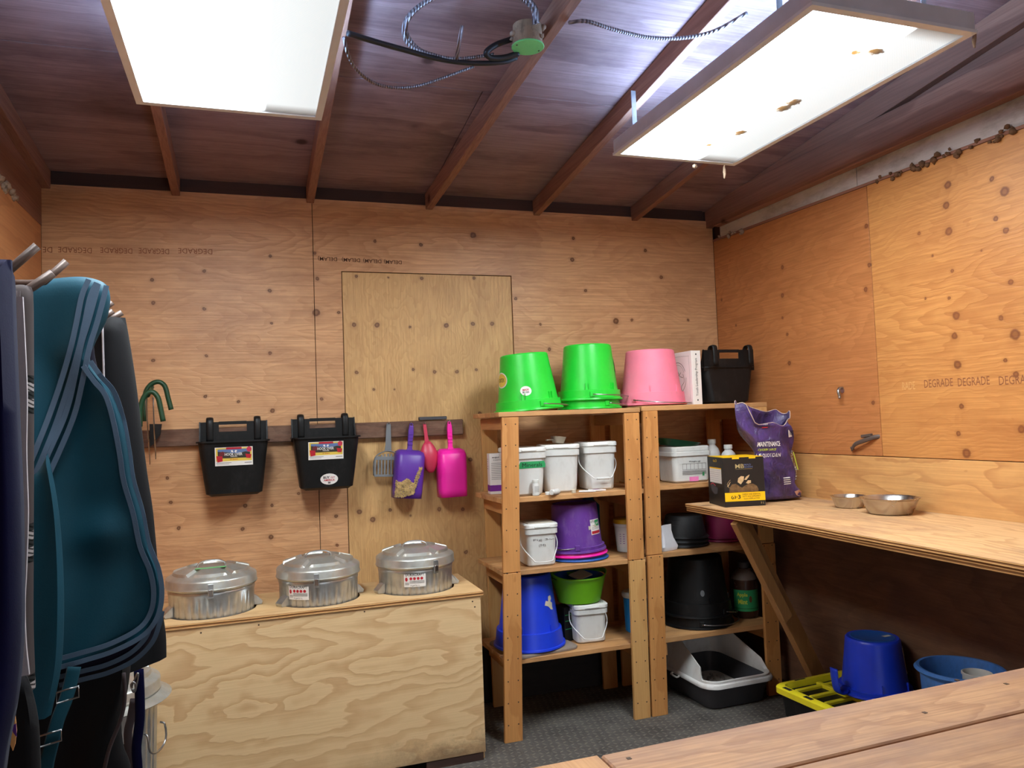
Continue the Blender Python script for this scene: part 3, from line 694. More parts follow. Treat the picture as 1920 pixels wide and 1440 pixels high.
# ---- galvanised bins
def can(label, x, y, r, z_floor, ztop, green, lbl, rz, hang=0, body_from=None, group=None, lat=True, dull=False):
    """galvanised bin: ribbed body, rolled neck, domed lid, latch and side brackets"""
    t = thing('galvanised_bin', label, 'metal bin', (x, y, z_floor), rz, group)
    H = ztop - z_floor; zr = H - .102
    prof = [(0, .004), (r * .86, .004), (r * .88, 0), (r * .90, .01)]
    nz = 14
    for i in range(nz + 1): prof.append((r * (.90 + .07 * i / nz), .02 + (zr - .05) * i / nz))
    prof += [(r * .985, zr - .02), (r * .985, zr - .012), (r * .965, zr - .006), (r * .99, zr + .004), (r * .99, zr + .012), (r * .965, zr + .02)]
    N = 34
    def mod(t_, j, rr_, z):
        if 4 <= j <= 4 + nz - 1:
            w = abs(math.sin(t_ * N / 2)) ** .6; k = min(1, (14 + 4 - j) / 1.2); return rr_ - .006 * (1 - w) * min(1, k), z
        return rr_, z
    lathe('body', prof, M['zinc'], t, 34 * 6, mod)
    # lid with stamped sectors
    zl = zr + .012
    P = [(r * 1.0, zl - .012), (r * 1.03, zl - .014), (r * 1.045, zl - .008), (r * 1.03, zl - .002), (r * 1.03, zl + .022), (r * 1.015, zl + .027), (r * .95, zl + .034), (r * .88, zl + .041), (r * .86, zl + .042), (r * .56, zl + .057), (r * .53, zl + .058), (r * .40, zl + .065), (r * .36, zl + .062), (r * .2, zl + .064), (0, zl + .065)]
    def lm(t_, j, rr_, z):
        s = (t_ / (2 * PI) * 6) % 1
        if j in (8, 9) and .08 < s < .92: return rr_, z + .011
        return rr_, z
    lathe('lid', P, M['zincdull'], t, 96, lm)
    zc = zl + .063
    tube('lid_handle', [(-.055, 0, zc - .002), (-.052, 0, zc + .012), (-.03, 0, zc + .022), (0, 0, zc + .024), (.03, 0, zc + .022), (.052, 0, zc + .012), (.055, 0, zc - .002)], .004, M['zinc'], t, 8, 4, flat=(.011, .003, (0, 1, 0)))
    if lat:
        a = lat_ang = -PI / 2 + (.02 if green else -.25 if not hang else .45)
        c, s = math.cos(a), math.sin(a); R_ = r * 1.04
        lt = box('latch', -.011, .011, -.004, .003, zl - .040, zl + .018, M['zinc'], t, .001); lt.location = (R_ * c, R_ * s, 0); lt.rotation_euler = (0, 0, a + PI / 2)
        ml = box('latch_loop', -.008, .008, -.008, -.004, zl - .030, zl - .004, M['steel'], lt, .001)
    # bent sheet brackets on both sides
    for a in ((.12, -2.75) if not dull else ()):
        zb = z_floor and (.742 - z_floor) or 0
        c, s = math.cos(a), math.sin(a)
        b = poly('side_bracket', [(0, -.022, 0), (.030, -.026, .0), (.034, -.026, .012), (.012, -.022, .036), (0, -.022, .042)], M['zinc'], t, (0, .046, 0))
        b.location = (r * .955 * c, r * .955 * s, zb + .002); b.rotation_euler = (0, 0, a)
    f = cyl(lambda z: r * (.90 + .07 * (z - .02) / (zr - .05)), -PI / 2 + lbl if lbl is not None else 0, 0)
    if lbl is not None:
        z0 = zr - .080
        patch('label', -.045, .052, z0, z0 + .062, f, M['paper'], t, .0015)
        fit('lettering', 'DURACRAFT', .082, .011, f, M['ink'], t, (.004, z0 + .054), .01, .0022)
        for i in range(4): oval('pictogram', .0065, .0065, f, M['redink'], t, (-.014 + i * .016, z0 + .037), .0022, 12, 1)
        oval('pictogram', .006, .009, f, M['redink'], t, (-.034, z0 + .034), .0022, 12, 1)
        lines('small_print', [(-.02, .046, z0 + .026 - k * .0035, z0 + .0275 - k * .0035) for k in range(4)] + [(-.04, -.022, z0 + .018 - k * .004, z0 + .0195 - k * .004) for k in range(3)], f, M['inkgrey'], t, .0022)
        fit('lettering', '5 gal/21 L', .04, .007, f, M['ink'], t, (.004, z0 + .006), 0, .0022)
        barcode(f, (.030, z0 + .003), .018, .013, t)
    if green:
        patch('masking_tape', -.062, .062, -.012, .012, lambda a_, b_, h_: (a_, -.072 + b_, zl + .0665 + h_ - abs(b_) * .05), M['tapel'], t, .0005)
    return t
can('galvanised bin with green tape on its lid, leftmost of three in the box', *CANS[0], .25, .955, True, None, .0)
can('galvanised bin with a white label, middle of three in the box', *CANS[1], .25, .955, False, -.75, .12)
can('galvanised bin with a white label, rightmost of three in the box', *CANS[2], .25, .960, False, -.12, -.12, .5)
# the fourth one, on the floor behind the rugs
t4 = can('dusty galvanised dustbin standing on the floor between rugs and plywood box', -.505, 3.02, .185, 0, .715, False, None, .3, lat=False, dull=True)
lathe('lid_flange', [(.18, .605), (.222, .588), (.226, .592), (.185, .612)], M['zincdull'], t4, 64, close=True)
tube('drop_handle', [(.185, -.05, .50), (.20, -.055, .49), (.205, -.05, .44), (.205, 0, .42), (.205, .05, .44), (.20, .055, .49), (.185, .05, .50)], .0035, M['wire'], t4, 8, 3).rotation_euler = (0, 0, -.7)

# ================================================================== SHELVING
def shelf_unit(label, cat_group, PL, PR, back, zs, xs_, thick, yb, mats):
    """PL/PR: (x_top, x_bottom) of left edge of each front post; back: x of back posts"""
    t = thing('shelving_unit', label, 'shelf', (PL[1], 3.5, 0), 0, None)
    X0, Y0 = PL[1], 3.5
    pw, pt = .085, .019
    ztop = zs[0]
    def post(xt, xb, za, zb, yf, mat, w=pw):
        """board between heights za..zb following the lean"""
        xa = xb + (xt - xb) * za / ztop; xz = xb + (xt - xb) * zb / ztop
        return hexa('post', [(xa - X0, yf - Y0, za), (xa + w - X0, yf - Y0, za), (xa + w - X0, yf + pt - Y0, za), (xa - X0, yf + pt - Y0, za), (xz - X0, yf - Y0, zb), (xz + w - X0, yf - Y0, zb), (xz + w - X0, yf + pt - Y0, zb), (xz - X0, yf + pt - Y0, zb)], mat, t, .0015)
    for i, (xt, xb) in enumerate((PL, PR)):
        m1, m2 = mats[i]
        post(xt, xb, zs[2] - .002, ztop - .026, 3.499, m1)
        post(xt, xb, 0, zs[2] - .005, 3.494, m2, .088)
    for x, m_ in zip(back, (M['post2'], M['post'])):
        post(x, x + .015, 0, ztop - .03, yb - .02, m_)
    nails = []
    for (xt, xb) in (PL, PR):
        for k in range(15):
            z = .08 + k * (ztop - .14) / 14
            xa = xb + (xt - xb) * z / ztop
            for dx in (.018, .068): nails.append((xa + dx - .0028 - X0, xa + dx + .0028 - X0, -.0072 if z < zs[2] else -.0018, -.0005, z - .0028, z + .0028))
    tag(boxes('nail_heads', nails, M['nail'], t), kind='stuff')
    for k, z in enumerate(zs):
        xa = xs_[0] if k == 0 else xs_[2]; xb = (xs_[1] if k == 0 else xs_[3]) - X0
        ya = [3.519, 3.628, 3.735, 3.842, yb - .025]
        if k == 0: ya[0] = 3.500
        for j in range(4):
            off = random.uniform(-.004, .004)
            box('shelf_board', xa - X0 + off, xb + off, ya[j] - Y0, ya[j + 1] - .003 - Y0, z - thick + random.uniform(-.001, .001), z + random.uniform(-.001, .0005), M['shelfboard'], t, .002)
        if k:   # front lip board passing between the posts
            pass
        for xx in (max(PL[0] + .02, xs_[2] + .005) - X0, PR[0] + .03 - X0):
            box('cleat', xx, xx + .019, .021, yb - .045 - Y0, z - thick - .062, z - thick - .002, M['shelfend'], t, .002)
    return t
zsL = (1.545, 1.132, .785, .368)
shelf_unit('left pine shelving unit, with green buckets on its top', None, (1.143, 1.098), (1.793, 1.776), (1.172, 1.812), zsL, (1.125, 1.882, 1.125, 1.958), .024, 3.97, ((M['post'], M['post']), (M['post'], M['post2'])))
zsR = (1.552, 1.142, .80, .37)
shelf_unit('right pine shelving unit in the corner, with pink bucket and binder on its top', None, (1.900, 1.874), (2.568, 2.566), (1.93, 2.57), zsR, (1.892, 2.655, 1.966, 2.655), .026, 3.97, ((M['post'], M['post']), (M['post2'], M['post'])))

# ================================================================== COUNTERS
M['ctop'] = wood('worn_counter_ply', (228, 184, 132), (176, 122, 80), 'Y', 1.6, 18, .75, None, seed=22, fibre=.8, rough=.6, dirt=((140, 104, 88), .75, 3.2), knotty=2.2, kc=(110, 70, 46))
M['ctop2'] = wood('worn_table_plank', (200, 154, 114), (160, 112, 80), 'X', 1.5, 18, .7, None, seed=23, fibre=1, rough=.6, dirt=((128, 96, 90), .9, 3.4), knotty=2.6, kc=(90, 60, 44))
M['cedge'] = edge_mat('laminated_counter_edge', (222, 170, 108), (140, 94, 56), 620, 'Y')
M['brace'] = wood('brace_timber', (176, 126, 76), (136, 90, 52), 'Z', 1.4, 7, .7, seed=24, rough=.6, knotty=2.5)
ct = thing('wall_counter', 'thick plywood counter fixed along the right wall, held by a diagonal brace', 'counter', (2.4, 2.4, 0))
def cslab(name, z0, z1, mat, xo=0.0, inset=0):
    P = [(2.10 + inset, 3.462), (2.035 + inset, 1.45), (RX - .002, 1.45), (RX - .002, 3.462)]
    poly(name, [(x - 2.4, y - 2.4, z0) for x, y in P], mat, ct, (0, 0, z1 - z0))
cslab('top_layer', 1.030, 1.047, M['ctop']); cslab('bottom_layer', 1.010, 1.0285, M['cedge'], inset=.004)
mesh('edge_face', [(2.0985 - 2.4, 3.4625 - 2.4, 1.030), (2.0337 - 2.4, 1.45 - 2.4, 1.030), (2.0337 - 2.4, 1.45 - 2.4, 1.0462), (2.0985 - 2.4, 3.4625 - 2.4, 1.0462)], [(0, 1, 2, 3)], M['cedge'], ct)
bz = lambda p: (p[0] - 2.4, p[1] - 2.4, p[2])
slant('brace', bz((2.15, 3.08, 1.005)), bz((2.715, 3.20, .03)), .085, .038, M['brace'], ct, .003, side=(1, .2, .5))
slant('brace', bz((2.118, 3.055, 1.005)), bz((2.39, 3.09, .515)), .060, .036, M['brace'], ct, .003, side=(1, .2, .5))
box('ledger', RX - .04 - 2.4, RX - .002 - 2.4, 1.46 - 2.4, 3.45 - 2.4, .922, 1.009, M['brace'], ct, .002)
box('leg', 2.10 - 2.4, 2.19 - 2.4, 1.46 - 2.4, 1.50 - 2.4, 0, 1.009, M['brace'], ct, .002)

tb = thing('work_table', 'wooden plank work table in the right foreground', 'table', (1.5, .8, 0))
tz = .90; eo = 1.5, .8
def plank(x0, x1, y0, y1, sl=0, z=tz):
    vs = [(x0, y0, z - .038), (x1, y0 + sl, z - .038), (x1, y1 + sl, z - .038), (x0, y1, z - .038), (x0, y0, z), (x1, y0 + sl, z), (x1, y1 + sl, z), (x0, y1, z)]
    return hexa('plank', [(a - eo[0], b - eo[1], c) for a, b, c in vs], M['ctop2'], tb, .003)
SLT = .035
plank(.581, RX - .02, 1.112, 1.283, SLT * 1.6)
plank(.581, RX - .02, .918, 1.108, SLT * 1.6, tz - .002)
plank(.581, RX - .02, .724, .914, SLT * 1.6)
plank(.581, RX - .02, .530, .720, SLT * 1.6, tz - .001)
e = hexa('end_board', [(a - eo[0], b - eo[1], c) for a, b, c in boxv(.43, .577, .53, 1.287, tz - .038, tz)], wood('worn_end_board', (206, 156, 108), (180, 124, 82), 'Y', 1.2, 7, .75, None, seed=25, fibre=.9, dirt=((132, 98, 90), .7, 3)), tb, .003)
boxes('nail_heads', [(x - eo[0] - .004, x - eo[0] + .004, y - eo[1] - .004, y - eo[1] + .004, tz - .001, tz + .0008) for x, y in ((.62, 1.25), (.61, 1.14), (.63, 1.08), (1.0, 1.02), (1.24, 1.2), (1.52, 1.25), (1.61, 1.24), (1.66, 1.27), (1.45, 1.31))], M['nail'], tb)['kind'] = 'stuff'
for x in (.48, 2.55):
    for y in (.58, 1.16): box('leg', x - eo[0], x + .088 - eo[0], y - eo[1], y + .088 - eo[1], 0, tz - .039, M['brace'], tb, .003)
for y in (.6, 1.2): box('apron', .57 - eo[0], 2.55 - eo[0], y - eo[1], y + .038 - eo[1], tz - .13, tz - .0395, M['brace'], tb, .002)

# ================================================================== CLEAT on the back wall
cl = box('hanging_rail', -.60, 1.089, D - .038, D - .001, 1.438, 1.521, M['cleat'], None, .004)
tag(cl, 'brown wooden rail screwed across the back wall above the metal bins', 'rail')

# ================================================================== HOOK-OVER FEEDERS
def feeder(label, loc, rz, sticker, oval_st, hook_drop=.03, group=None, W=.322, Hh=.256, gap=0):
    t = thing('hook_over_feeder', label, 'feeder', loc, rz, group)
    w0, w1, d0, d1 = .250, W - .012, .150, .195
    # y=0 is the back, front towards -y
    def sec(k, z, ins=0, r=.03): 
        w = w0 + (w1 - w0) * k - 2 * ins; d = d0 + (d1 - d0) * k - 2 * ins
        return (w, d, max(.006, r - ins), z, 0, -(d / 2 + ins))
    secs = [sec(0, .006, .012), sec(0, 0, .022, .028)][::-1] + [sec(.02, .012)] + [sec(k, Hh * k) for k in (.3, .6, .9, .985)]
    secs += [sec(1, Hh - .004, -.009, .03), sec(1, Hh + .003, -.009, .03), sec(1, Hh + .003, .003), sec(.5, Hh * .5, .003), sec(.06, .014, .003)]
    loft('body', secs, M['black'], t)
    top = Hh + .098
    # back plate with hand slot
    y0, y1 = -.010, -.002; w = W / 2 - .004
    P = [(-w, Hh - .02), (w, Hh - .02), (w + .002, top - .012), (w - .02, top), (-w + .02, top), (-w - .002, top - .012)]
    sl = (-.068, .060, top - .052, top - .018)
    boxes('back_plate', [(-w, sl[0], y0, y1, Hh - .02, top - .004), (sl[1], w, y0, y1, Hh - .02, top - .004), (sl[0], sl[1], y0, y1, Hh - .02, sl[2]), (sl[0], sl[1], y0 - .006, y1, sl[3], top - .002)], M['black'], t)
    for s in (-1, 1):
        poly('side_wing', [(s * w, -.002, top - .002), (s * w, -.010, top - .002), (s * w, -.022, Hh + .05), (s * w, -.045, Hh), (s * w, -.002, Hh)], M['black'], t, (-s * .006, 0, 0))
        x = s * (W * .34)
        tube('hook', [(x, -.012, Hh + .0), (x, -.014, Hh + .06), (x, -.008, top + .004), (x, .014, top + .016), (x, .036, top + .004), (x, .040, top - hook_drop)], .01, M['black'], t, 10, 5, flat=(.016, .005, (1, 0, 0)))
    f0 = lambda a, b, h: (a, -(d0 + (d1 - d0) * (b / Hh)) - h, b)
    if sticker:
        c = sticker
        patch('label', c[0] - .083, c[0] + .083, c[1] - .043, c[1] + .043, f0, M['paper'], t, .0012)
        patch('label_print', c[0] - .079, c[0] + .079, c[1] - .022, c[1] + .040, f0, M['lblyellow'], t, .0016)
        patch('label_print', c[0] - .071, c[0] + .071, c[1] - .006, c[1] + .034, f0, M['lblsky'], t, .0019)
        shape('label_print', [(c[0] - .071, c[1] - .008), (c[0] + .071, c[1] - .008), (c[0] + .071, c[1] + .017), (c[0] + .05, c[1] + .021), (c[0] + .02, c[1] + .013), (c[0] - .01, c[1] + .016), (c[0] - .03, c[1] + .020), (c[0] - .071, c[1] + .024)], f0, M['lbldark'], t, .0022)
        shape('label_print', [(c[0] - .077, c[1] + .004), (c[0] - .050, c[1] + .002), (c[0] - .050, c[1] - .022), (c[0] - .073, c[1] - .026)], f0, M['redink'], t, .0026)
        shape('label_print', [(c[0] - .066, c[1] + .004), (c[0] - .062, c[1] + .020), (c[0] - .048, c[1] + .024), (c[0] - .036, c[1] + .016), (c[0] - .036, c[1] + .004)], f0, M['lblmaroon'], t, .0024)
        shape('label_print', [(c[0] + .050, c[1] + .010), (c[0] + .077, c[1] + .006), (c[0] + .073, c[1] - .012), (c[0] + .055, c[1] - .010)], f0, M['redink'], t, .0026)
        patch('label_print', c[0] - .034, c[0] + .034, c[1] + .033, c[1] + .042, f0, M['redink'], t, .0026)
        oval('label_print', .011, .012, f0, M['rose'], t, (c[0] + .067, c[1] + .031), .0026)
        for s in (-1, 1): shape('label_print', [(c[0] + s * .002, c[1] + .020), (c[0] + s * .006, c[1] + .029), (c[0] + s * .014, c[1] + .027), (c[0] + s * .010, c[1] + .019)], f0, M['paper'], t, .0028)
        fit('lettering', 'HOOK OVER', .078, .013, f0, M['paper'], t, (c[0] - .002, c[1] + .010), .02, .0030)
        fit('lettering', 'FEEDER', .030, .005, f0, M['paper'], t, (c[0], c[1] - .0005), .01, .0030)
        fit('lettering', '15 Quart', .034, .006, f0, M['redink'], t, (c[0], c[1] - .014), .02, .0030)
        lines('small_print', [(c[0] - .077, c[0] - .012, c[1] - .030, c[1] - .028), (c[0] - .077, c[0] - .022, c[1] - .036, c[1] - .0345), (c[0] + .046, c[0] + .078, c[1] - .033, c[1] - .030)], f0, M['inkgrey'], t, .0018)
    if oval_st:
        c = oval_st
        oval('sticker', .042, .027, f0, M['paper'], t, c, .0015)
        fit('lettering', 'BUY', .030, .012, f0, M['ink'], t, (c[0] - .013, c[1] + .008), .03, .0022)
        fit('lettering', 'OUT', .020, .008, f0, M['redink'], t, (c[0] + .017, c[1] + .008), .02, .0022)
        fit('lettering', 'AMERICA', .052, .010, f0, M['redink'], t, (c[0], c[1] - .005), .03, .0022)
        patch('label_print', c[0] - .006, c[0] + .006, c[1] - .022, c[1] - .013, f0, M['inkgrey'], t, .0022, 1)
    return t
M['lblyellow'] = plastic('label_yellow', (230, 200, 84), .5); M['lblsky'] = plastic('label_sky', (98, 124, 172), .5)
M['lbldark'] = plastic('label_trees', (58, 54, 46), .5); M['lblmaroon'] = plastic('label_maroon', (110, 40, 46), .5)
feeder('black hook-over feeder on the wall rail, the left one, with one picture label', (-.073, D - .040, 1.199), 0, (.002, .186), None)
feeder('black hook-over feeder on the wall rail, the right one, with an extra oval sticker', (.354, D - .040, 1.200), 0, (-.006, .192), (.008, .052))
feeder('black hook-over feeder standing on top of the right shelving unit', (2.500, 3.60, 1.5535), PI + .02, None, None, .09, W=.335, Hh=.20)

# ================================================================== SCOOPS on the rail
YR = D - .038
def nail(x, z, label):
    t = tube('nail', [(x, YR + .004, z), (x, YR - .028, z), (x, YR - .034, z + .006)], .0025, M['wire'], None, 6, 1); tag(t, label, 'nail')
    return t
def feed_scoop(label, x, z_hook, mat, rz, grain=False, w=.14, L=.245, hl=.135):
    """deep square-nosed scoop hanging by its handle; origin at the hanging hole"""
    t = thing('feed_scoop', label, 'scoop', (x, YR - .022, z_hook), (0, rz, 0))
    ys_ = -.055
    # body: open trough, back plate against the wall, curved outside towards the viewer
    n = 14; vs, fs = [], []
    top, bot = -hl, -hl - L
    for i, (k) in enumerate([0, .04, .12, .5, .85, 1.0]):
        z = top + (bot - top) * k; ww = w * (.72 if k == 0 else .93 if k < .1 else 1.0 if k < .9 else .97) / 2
        dp = (.02 if k == 0 else .075 if k < .1 else .09 if k < .7 else .078)
        for j in range(n + 1):
            a = PI * j / n; sx = math.copysign(abs(math.cos(a)) ** .35, math.cos(a)); sy = abs(math.sin(a)) ** .45
            vs.append((-sx * ww, .018 - sy * dp, z))
    m = n + 1
    for i in range(5):
        for j in range(n): fs.append((i * m + j, i * m + j + 1, (i + 1) * m + j + 1, (i + 1) * m + j))
    fs.append(tuple(range(m)))
    o = mesh('scoop_body', vs, fs, mat, t); s = o.modifiers.new('s', 'SOLIDIFY'); s.thickness = .0025; s.offset = 1; autosmooth(o, 50)
    b = poly('grip', [(-.011, -.010, .010), (.011, -.010, .010), (.014, -.010, -.02), (.012, -.010, -hl + .01), (.022, -.010, -hl - .006), (-.022, -.010, -hl - .006), (-.012, -.010, -hl + .01), (-.014, -.010, -.02)], mat, t, (0, .016, 0))
    bv = b.modifiers.new('b', 'BEVEL'); bv.width = .003; bv.segments = 2
    for k in range(4): box('grip_ridge', -.012, .012, -.0135, -.0095, -.036 - k * .018, -.030 - k * .018, mat, t, .001)
    tube('hang_loop', [(0, -.002, .008), (-.008, -.002, .014), (0, -.002, .024), (.008, -.002, .014)], .003, mat, t, 8, 4, True)
    if grain:
        # husks stuck to the damp plastic
        rnd = random.Random(4); vs, fs = [], []
        def stick(x_, z_):
            ww = w / 2; q = max(-1, min(1, x_ / ww)); ang = math.acos(math.copysign(abs(q) ** (1 / .35), q)) if abs(q) < 1 else (0 if q > 0 else PI)
            y_ = .018 - (abs(math.sin(ang)) ** .45) * .088 - .004
            k = len(vs); s_ = rnd.uniform(.0018, .0042); a_ = rnd.uniform(0, PI)
            for dx, dz in ((-1, -.5), (1, -.5), (1, .5), (-1, .5)):
                vs.append((x_ + s_ * (dx * math.cos(a_) - dz * math.sin(a_)), y_, z_ + s_ * (dx * math.sin(a_) + dz * math.cos(a_))))
            vs.append((x_, y_ - .003, z_))
            for i in range(4): fs.append((k + i, k + (i + 1) % 4, k + 4))
        c = 0
        while c < 1700:
            x_ = rnd.uniform(-.071, .064); k = rnd.random(); z_ = top + (bot - top) * (.30 + .68 * k)
            u = (x_ + .07) / .14
            low = z_ < -.272 - .01 * math.sin(x_ * 90) and u < .62 + .1 * rnd.random() and z_ > -.372 + .05 * (u)
            streak = abs((x_ - .034) - (z_ + .26) * .28) < .012 * rnd.uniform(.4, 1) and -.33 < z_ < -.20
            if low or streak: stick(x_, z_); c += 1
        tag(mesh('stuck_grain', vs, fs, M['grain'], t, False, False), kind='stuff')
    return t
nail(.868, 1.503, 'small nail in the rail holding the rose scoop') if False else None
feed_scoop('purple plastic feed scoop caked with grain, hanging from the rail', .800, 1.485, M['scooppurple'], .10, True, .150, .245, .118)
feed_scoop('hot pink plastic feed scoop hanging at the right end of the rail', 1.006, 1.487, M['hotpink'], -.01, False, .150, .250, .122)
# grey slotted litter scoop
t = thing('litter_scoop', 'grey slotted litter scoop hanging from the rail, left of the purple scoop', 'scoop', (.684, YR - .012, 1.505), (0, .05, 0))
g = poly('grip', [(-.011, -.004, .0), (-.008, -.004, .008), (.008, -.004, .008), (.011, -.004, 0), (.016, -.004, -.105), (.018, -.004, -.14), (-.018, -.004, -.14), (-.014, -.004, -.105)], M['grey'], t, (0, .008, 0))
def arcp(u): return
bars = []
for k in range(9):
    x = -.066 + k * .0165; za = -.150 - .022 * abs(x / .066) ** 2; bars.append((x - .004, x + .004, -.012, -.008, -.262, za))
boxes('tine', [b for b in bars], M['grey'], t)
tube('scoop_rim', [(-.070, .006, -.262), (-.072, .004, -.20), (-.058, -.002, -.160), (-.018, -.004, -.138), (.018, -.004, -.138), (.058, -.002, -.160), (.072, .004, -.20), (.070, .006, -.262)], .005, M['grey'], t, 8, 5, flat=(.012, .003, (0, 1, 0)))
box('tine_bar', -.070, .070, -.013, -.007, -.268, -.256, M['grey'], t, .001); box('tine_bar', -.066, .066, -.013, -.008, -.182, -.164, M['grey'], t, .001)
# rose oval scoop
t = thing('oval_scoop', 'rose-red oval scoop with thin handle hanging between purple and pink scoops', 'scoop', (.874, YR - .016, 1.497), (0, -.10, 0))
poly('grip', [(-.008, -.004, .006), (.008, -.004, .006), (.009, -.004, -.06), (.012, -.004, -.10), (-.012, -.004, -.10), (-.009, -.004, -.06)], M['rose'], t, (0, .006, 0))
vs, fs = [], []
n = 20
for i in range(12):
    k = i / 11; z = -.088 - .165 * k; w_ = .048 * max(.02, math.sin(PI * min(.97, .06 + k * .90)) ** .7)
    for j in range(n):
        a = 2 * PI * j / n; vs.append((w_ * math.cos(a), -.012 - .032 * max(.02, math.sin(PI * min(.97, .05 + k * .9))) * math.sin(a) * (1 if math.sin(a) > 0 else .2), z))
for i in range(11):
    for j in range(n): fs.append((i * n + j, i * n + (j + 1) % n, (i + 1) * n + (j + 1) % n, (i + 1) * n + j))
fs += [tuple(range(n)), tuple(11 * n + j for j in range(n))]
mesh('scoop_body', vs, fs, M['rose'], t, True)
for x, z, l in ((.684, 1.512, 'nail holding the grey litter scoop'), (.800, 1.508, 'nail holding the purple scoop'), (.874, 1.502, 'nail holding the rose scoop'), (1.006, 1.510, 'nail holding the hot pink scoop')): nail(x, z, l)
b = box('magnet_bar', .848, .998, YR - .012, YR + .02, 1.523, 1.540, M['darkgrey'], None, .003); tag(b, 'flat dark bar lying on top of the wall rail above the rose scoop', 'bar')

# ================================================================== BUCKETS
def bucket(name, label, loc, rb, rr_, h, mat, inverted=True, rot=(0, 0, 0), ribs=True, bail=None, group=None, band=.055, rimw=.012, wall=.003, flatback=0):
    """moulded pail; z=0 is its lowest point as it stands"""
    t = thing(name, label, 'bucket', loc, rot, group)
    hb = h - band
    r1 = rb + (rr_ - rimw - rb) * (hb / h)
    P = [(0, .006), (rb * .80, .006), (rb * .82, 0), (rb * .95, 0), (rb, .006), (rb + .001, .012)]
    for k in (.25, .5, .75, 1): P.append((rb + (r1 - rb) * k, .012 + (hb - .012) * k))
    P += [(r1 + .012, hb + .001), (rr_ - .004, h - .014), (rr_ + .004, h - .012), (rr_ + .006, h - .004), (rr_, h), (rr_ - .006, h - .002), (rr_ - .010, h - .014), (r1 - wall, hb), (rb - wall, .014), (0, .012)]
    if inverted: P = [(r, h - z) for r, z in P]
    lathe('pail', P, mat, t, 64)
    zz = (lambda z: h - z) if inverted else (lambda z: z)
    rf = lambda z: rb + (r1 - rb) * ((zz(z)) / hb)
    if ribs:
        for a in (-PI / 2 + .42, -PI / 2 - .55, PI / 2):
            for q in ((0,) if ribs == 1 else (0, .12)):
                c, s = math.cos(a + q), math.sin(a + q); za, zb = sorted((zz(hb - .034), zz(hb + .001)))
                b = box('rib', 0, .009, -.0015, .0015, za, zb, mat, t, .0005)
                b.location = ((rf((za + zb) / 2) - .001) * c, (rf((za + zb) / 2) - .001) * s, 0); b.rotation_euler = (0, 0, a + q)
    if bail is not None:
        a0, side, lift, rad = bail     # wire lying around the rim
        zr = zz(h - .03)
        pts = []
        for k in range(9):
            a = a0 + PI * k / 8; c, s = math.cos(a), math.sin(a); R_ = rad + .02 * math.sin(PI * k / 8) * side
            pts.append((R_ * c, R_ * s, zr + lift * math.sin(PI * k / 8)))
        tube('bail', pts, .003, M['wire'], t, 8, 4)
        for k in (0, 8):
            a = a0 + PI * k / 8; b = box('bail_ear', -.004, .006, -.012, .012, zr - .014, zr + .014, mat, t, .002); b.location = ((rr_ - .004) * math.cos(a), (rr_ - .004) * math.sin(a), 0); b.rotation_euler = (0, 0, a)
    t['rf'] = 0; del t['rf']
    return t, rf
z_ = zsL[0] + .001
t, rf = bucket('feed_bucket', 'bright green bucket upside down, tilted, at the left end of the shelf top', (1.355, 3.70, z_ + .004), .122, .173, .290, M['greenp'], True, (0, math.radians(-3.5), 0), 2, (-1.5, 1, -.020, .186))
f = cyl(rf, -PI / 2 + 0.0, 0)
oval('sticker', .028, .024, f, M['paper'], t, (-.058, .100), .0015)
fit('lettering', 'MADE', .030, .009, f, M['redink'], t, (-.058, .106), .03, .0022); fit('lettering', 'IN USA', .032, .009, f, M['ink'], t, (-.058, .094), .03, .0022)
oval('sticker', .05, .040, f, M['paper'], t, (-.200, .165), .0015); oval('label_print', .044, .034, f, M['lblyellow'], t, (-.200, .165), .0019); fit('lettering', 'FORTEX', .06, .02, f, M['ink'], t, (-.20, .165), .01, .0024)
t, rf = bucket('feed_bucket', 'green bucket rim showing under the upright green bucket, lower of the stacked pair', (1.716, 3.747, z_), .118, .166, .29, M['greenp'], True, (0, 0, .3), 0, (-1.7, 1, -.022, .184))
t, rf = bucket('feed_bucket', 'bright green bucket upside down, upper of the stacked pair on the shelf top', (1.716, 3.745, z_ + .046), .126, .170, .296, M['greenp'], True, (0, 0, 0), 2, (-1.9, 1, -.012, .186))
f = cyl(rf, -PI / 2, 0)
oval('sticker', .05, .046, f, M['paper'], t, (.190, .185), .0015); oval('label_print', .044, .04, f, M['lblyellow'], t, (.190, .185), .0019); fit('lettering', 'FORTEX', .07, .02, f, M['ink'], t, (.19, .185), .01, .0024)
zt2 = zsR[0] + .001
t, rf = bucket('feed_bucket', 'dusty pink bucket upside down on the shelf top, beside the white binder', (2.074, 3.715, zt2 + .004), .130, .183, .298, M['pinkp'], True, (0, 0, 0), 1, (-2.6, 1, -.024, .192), band=.07)

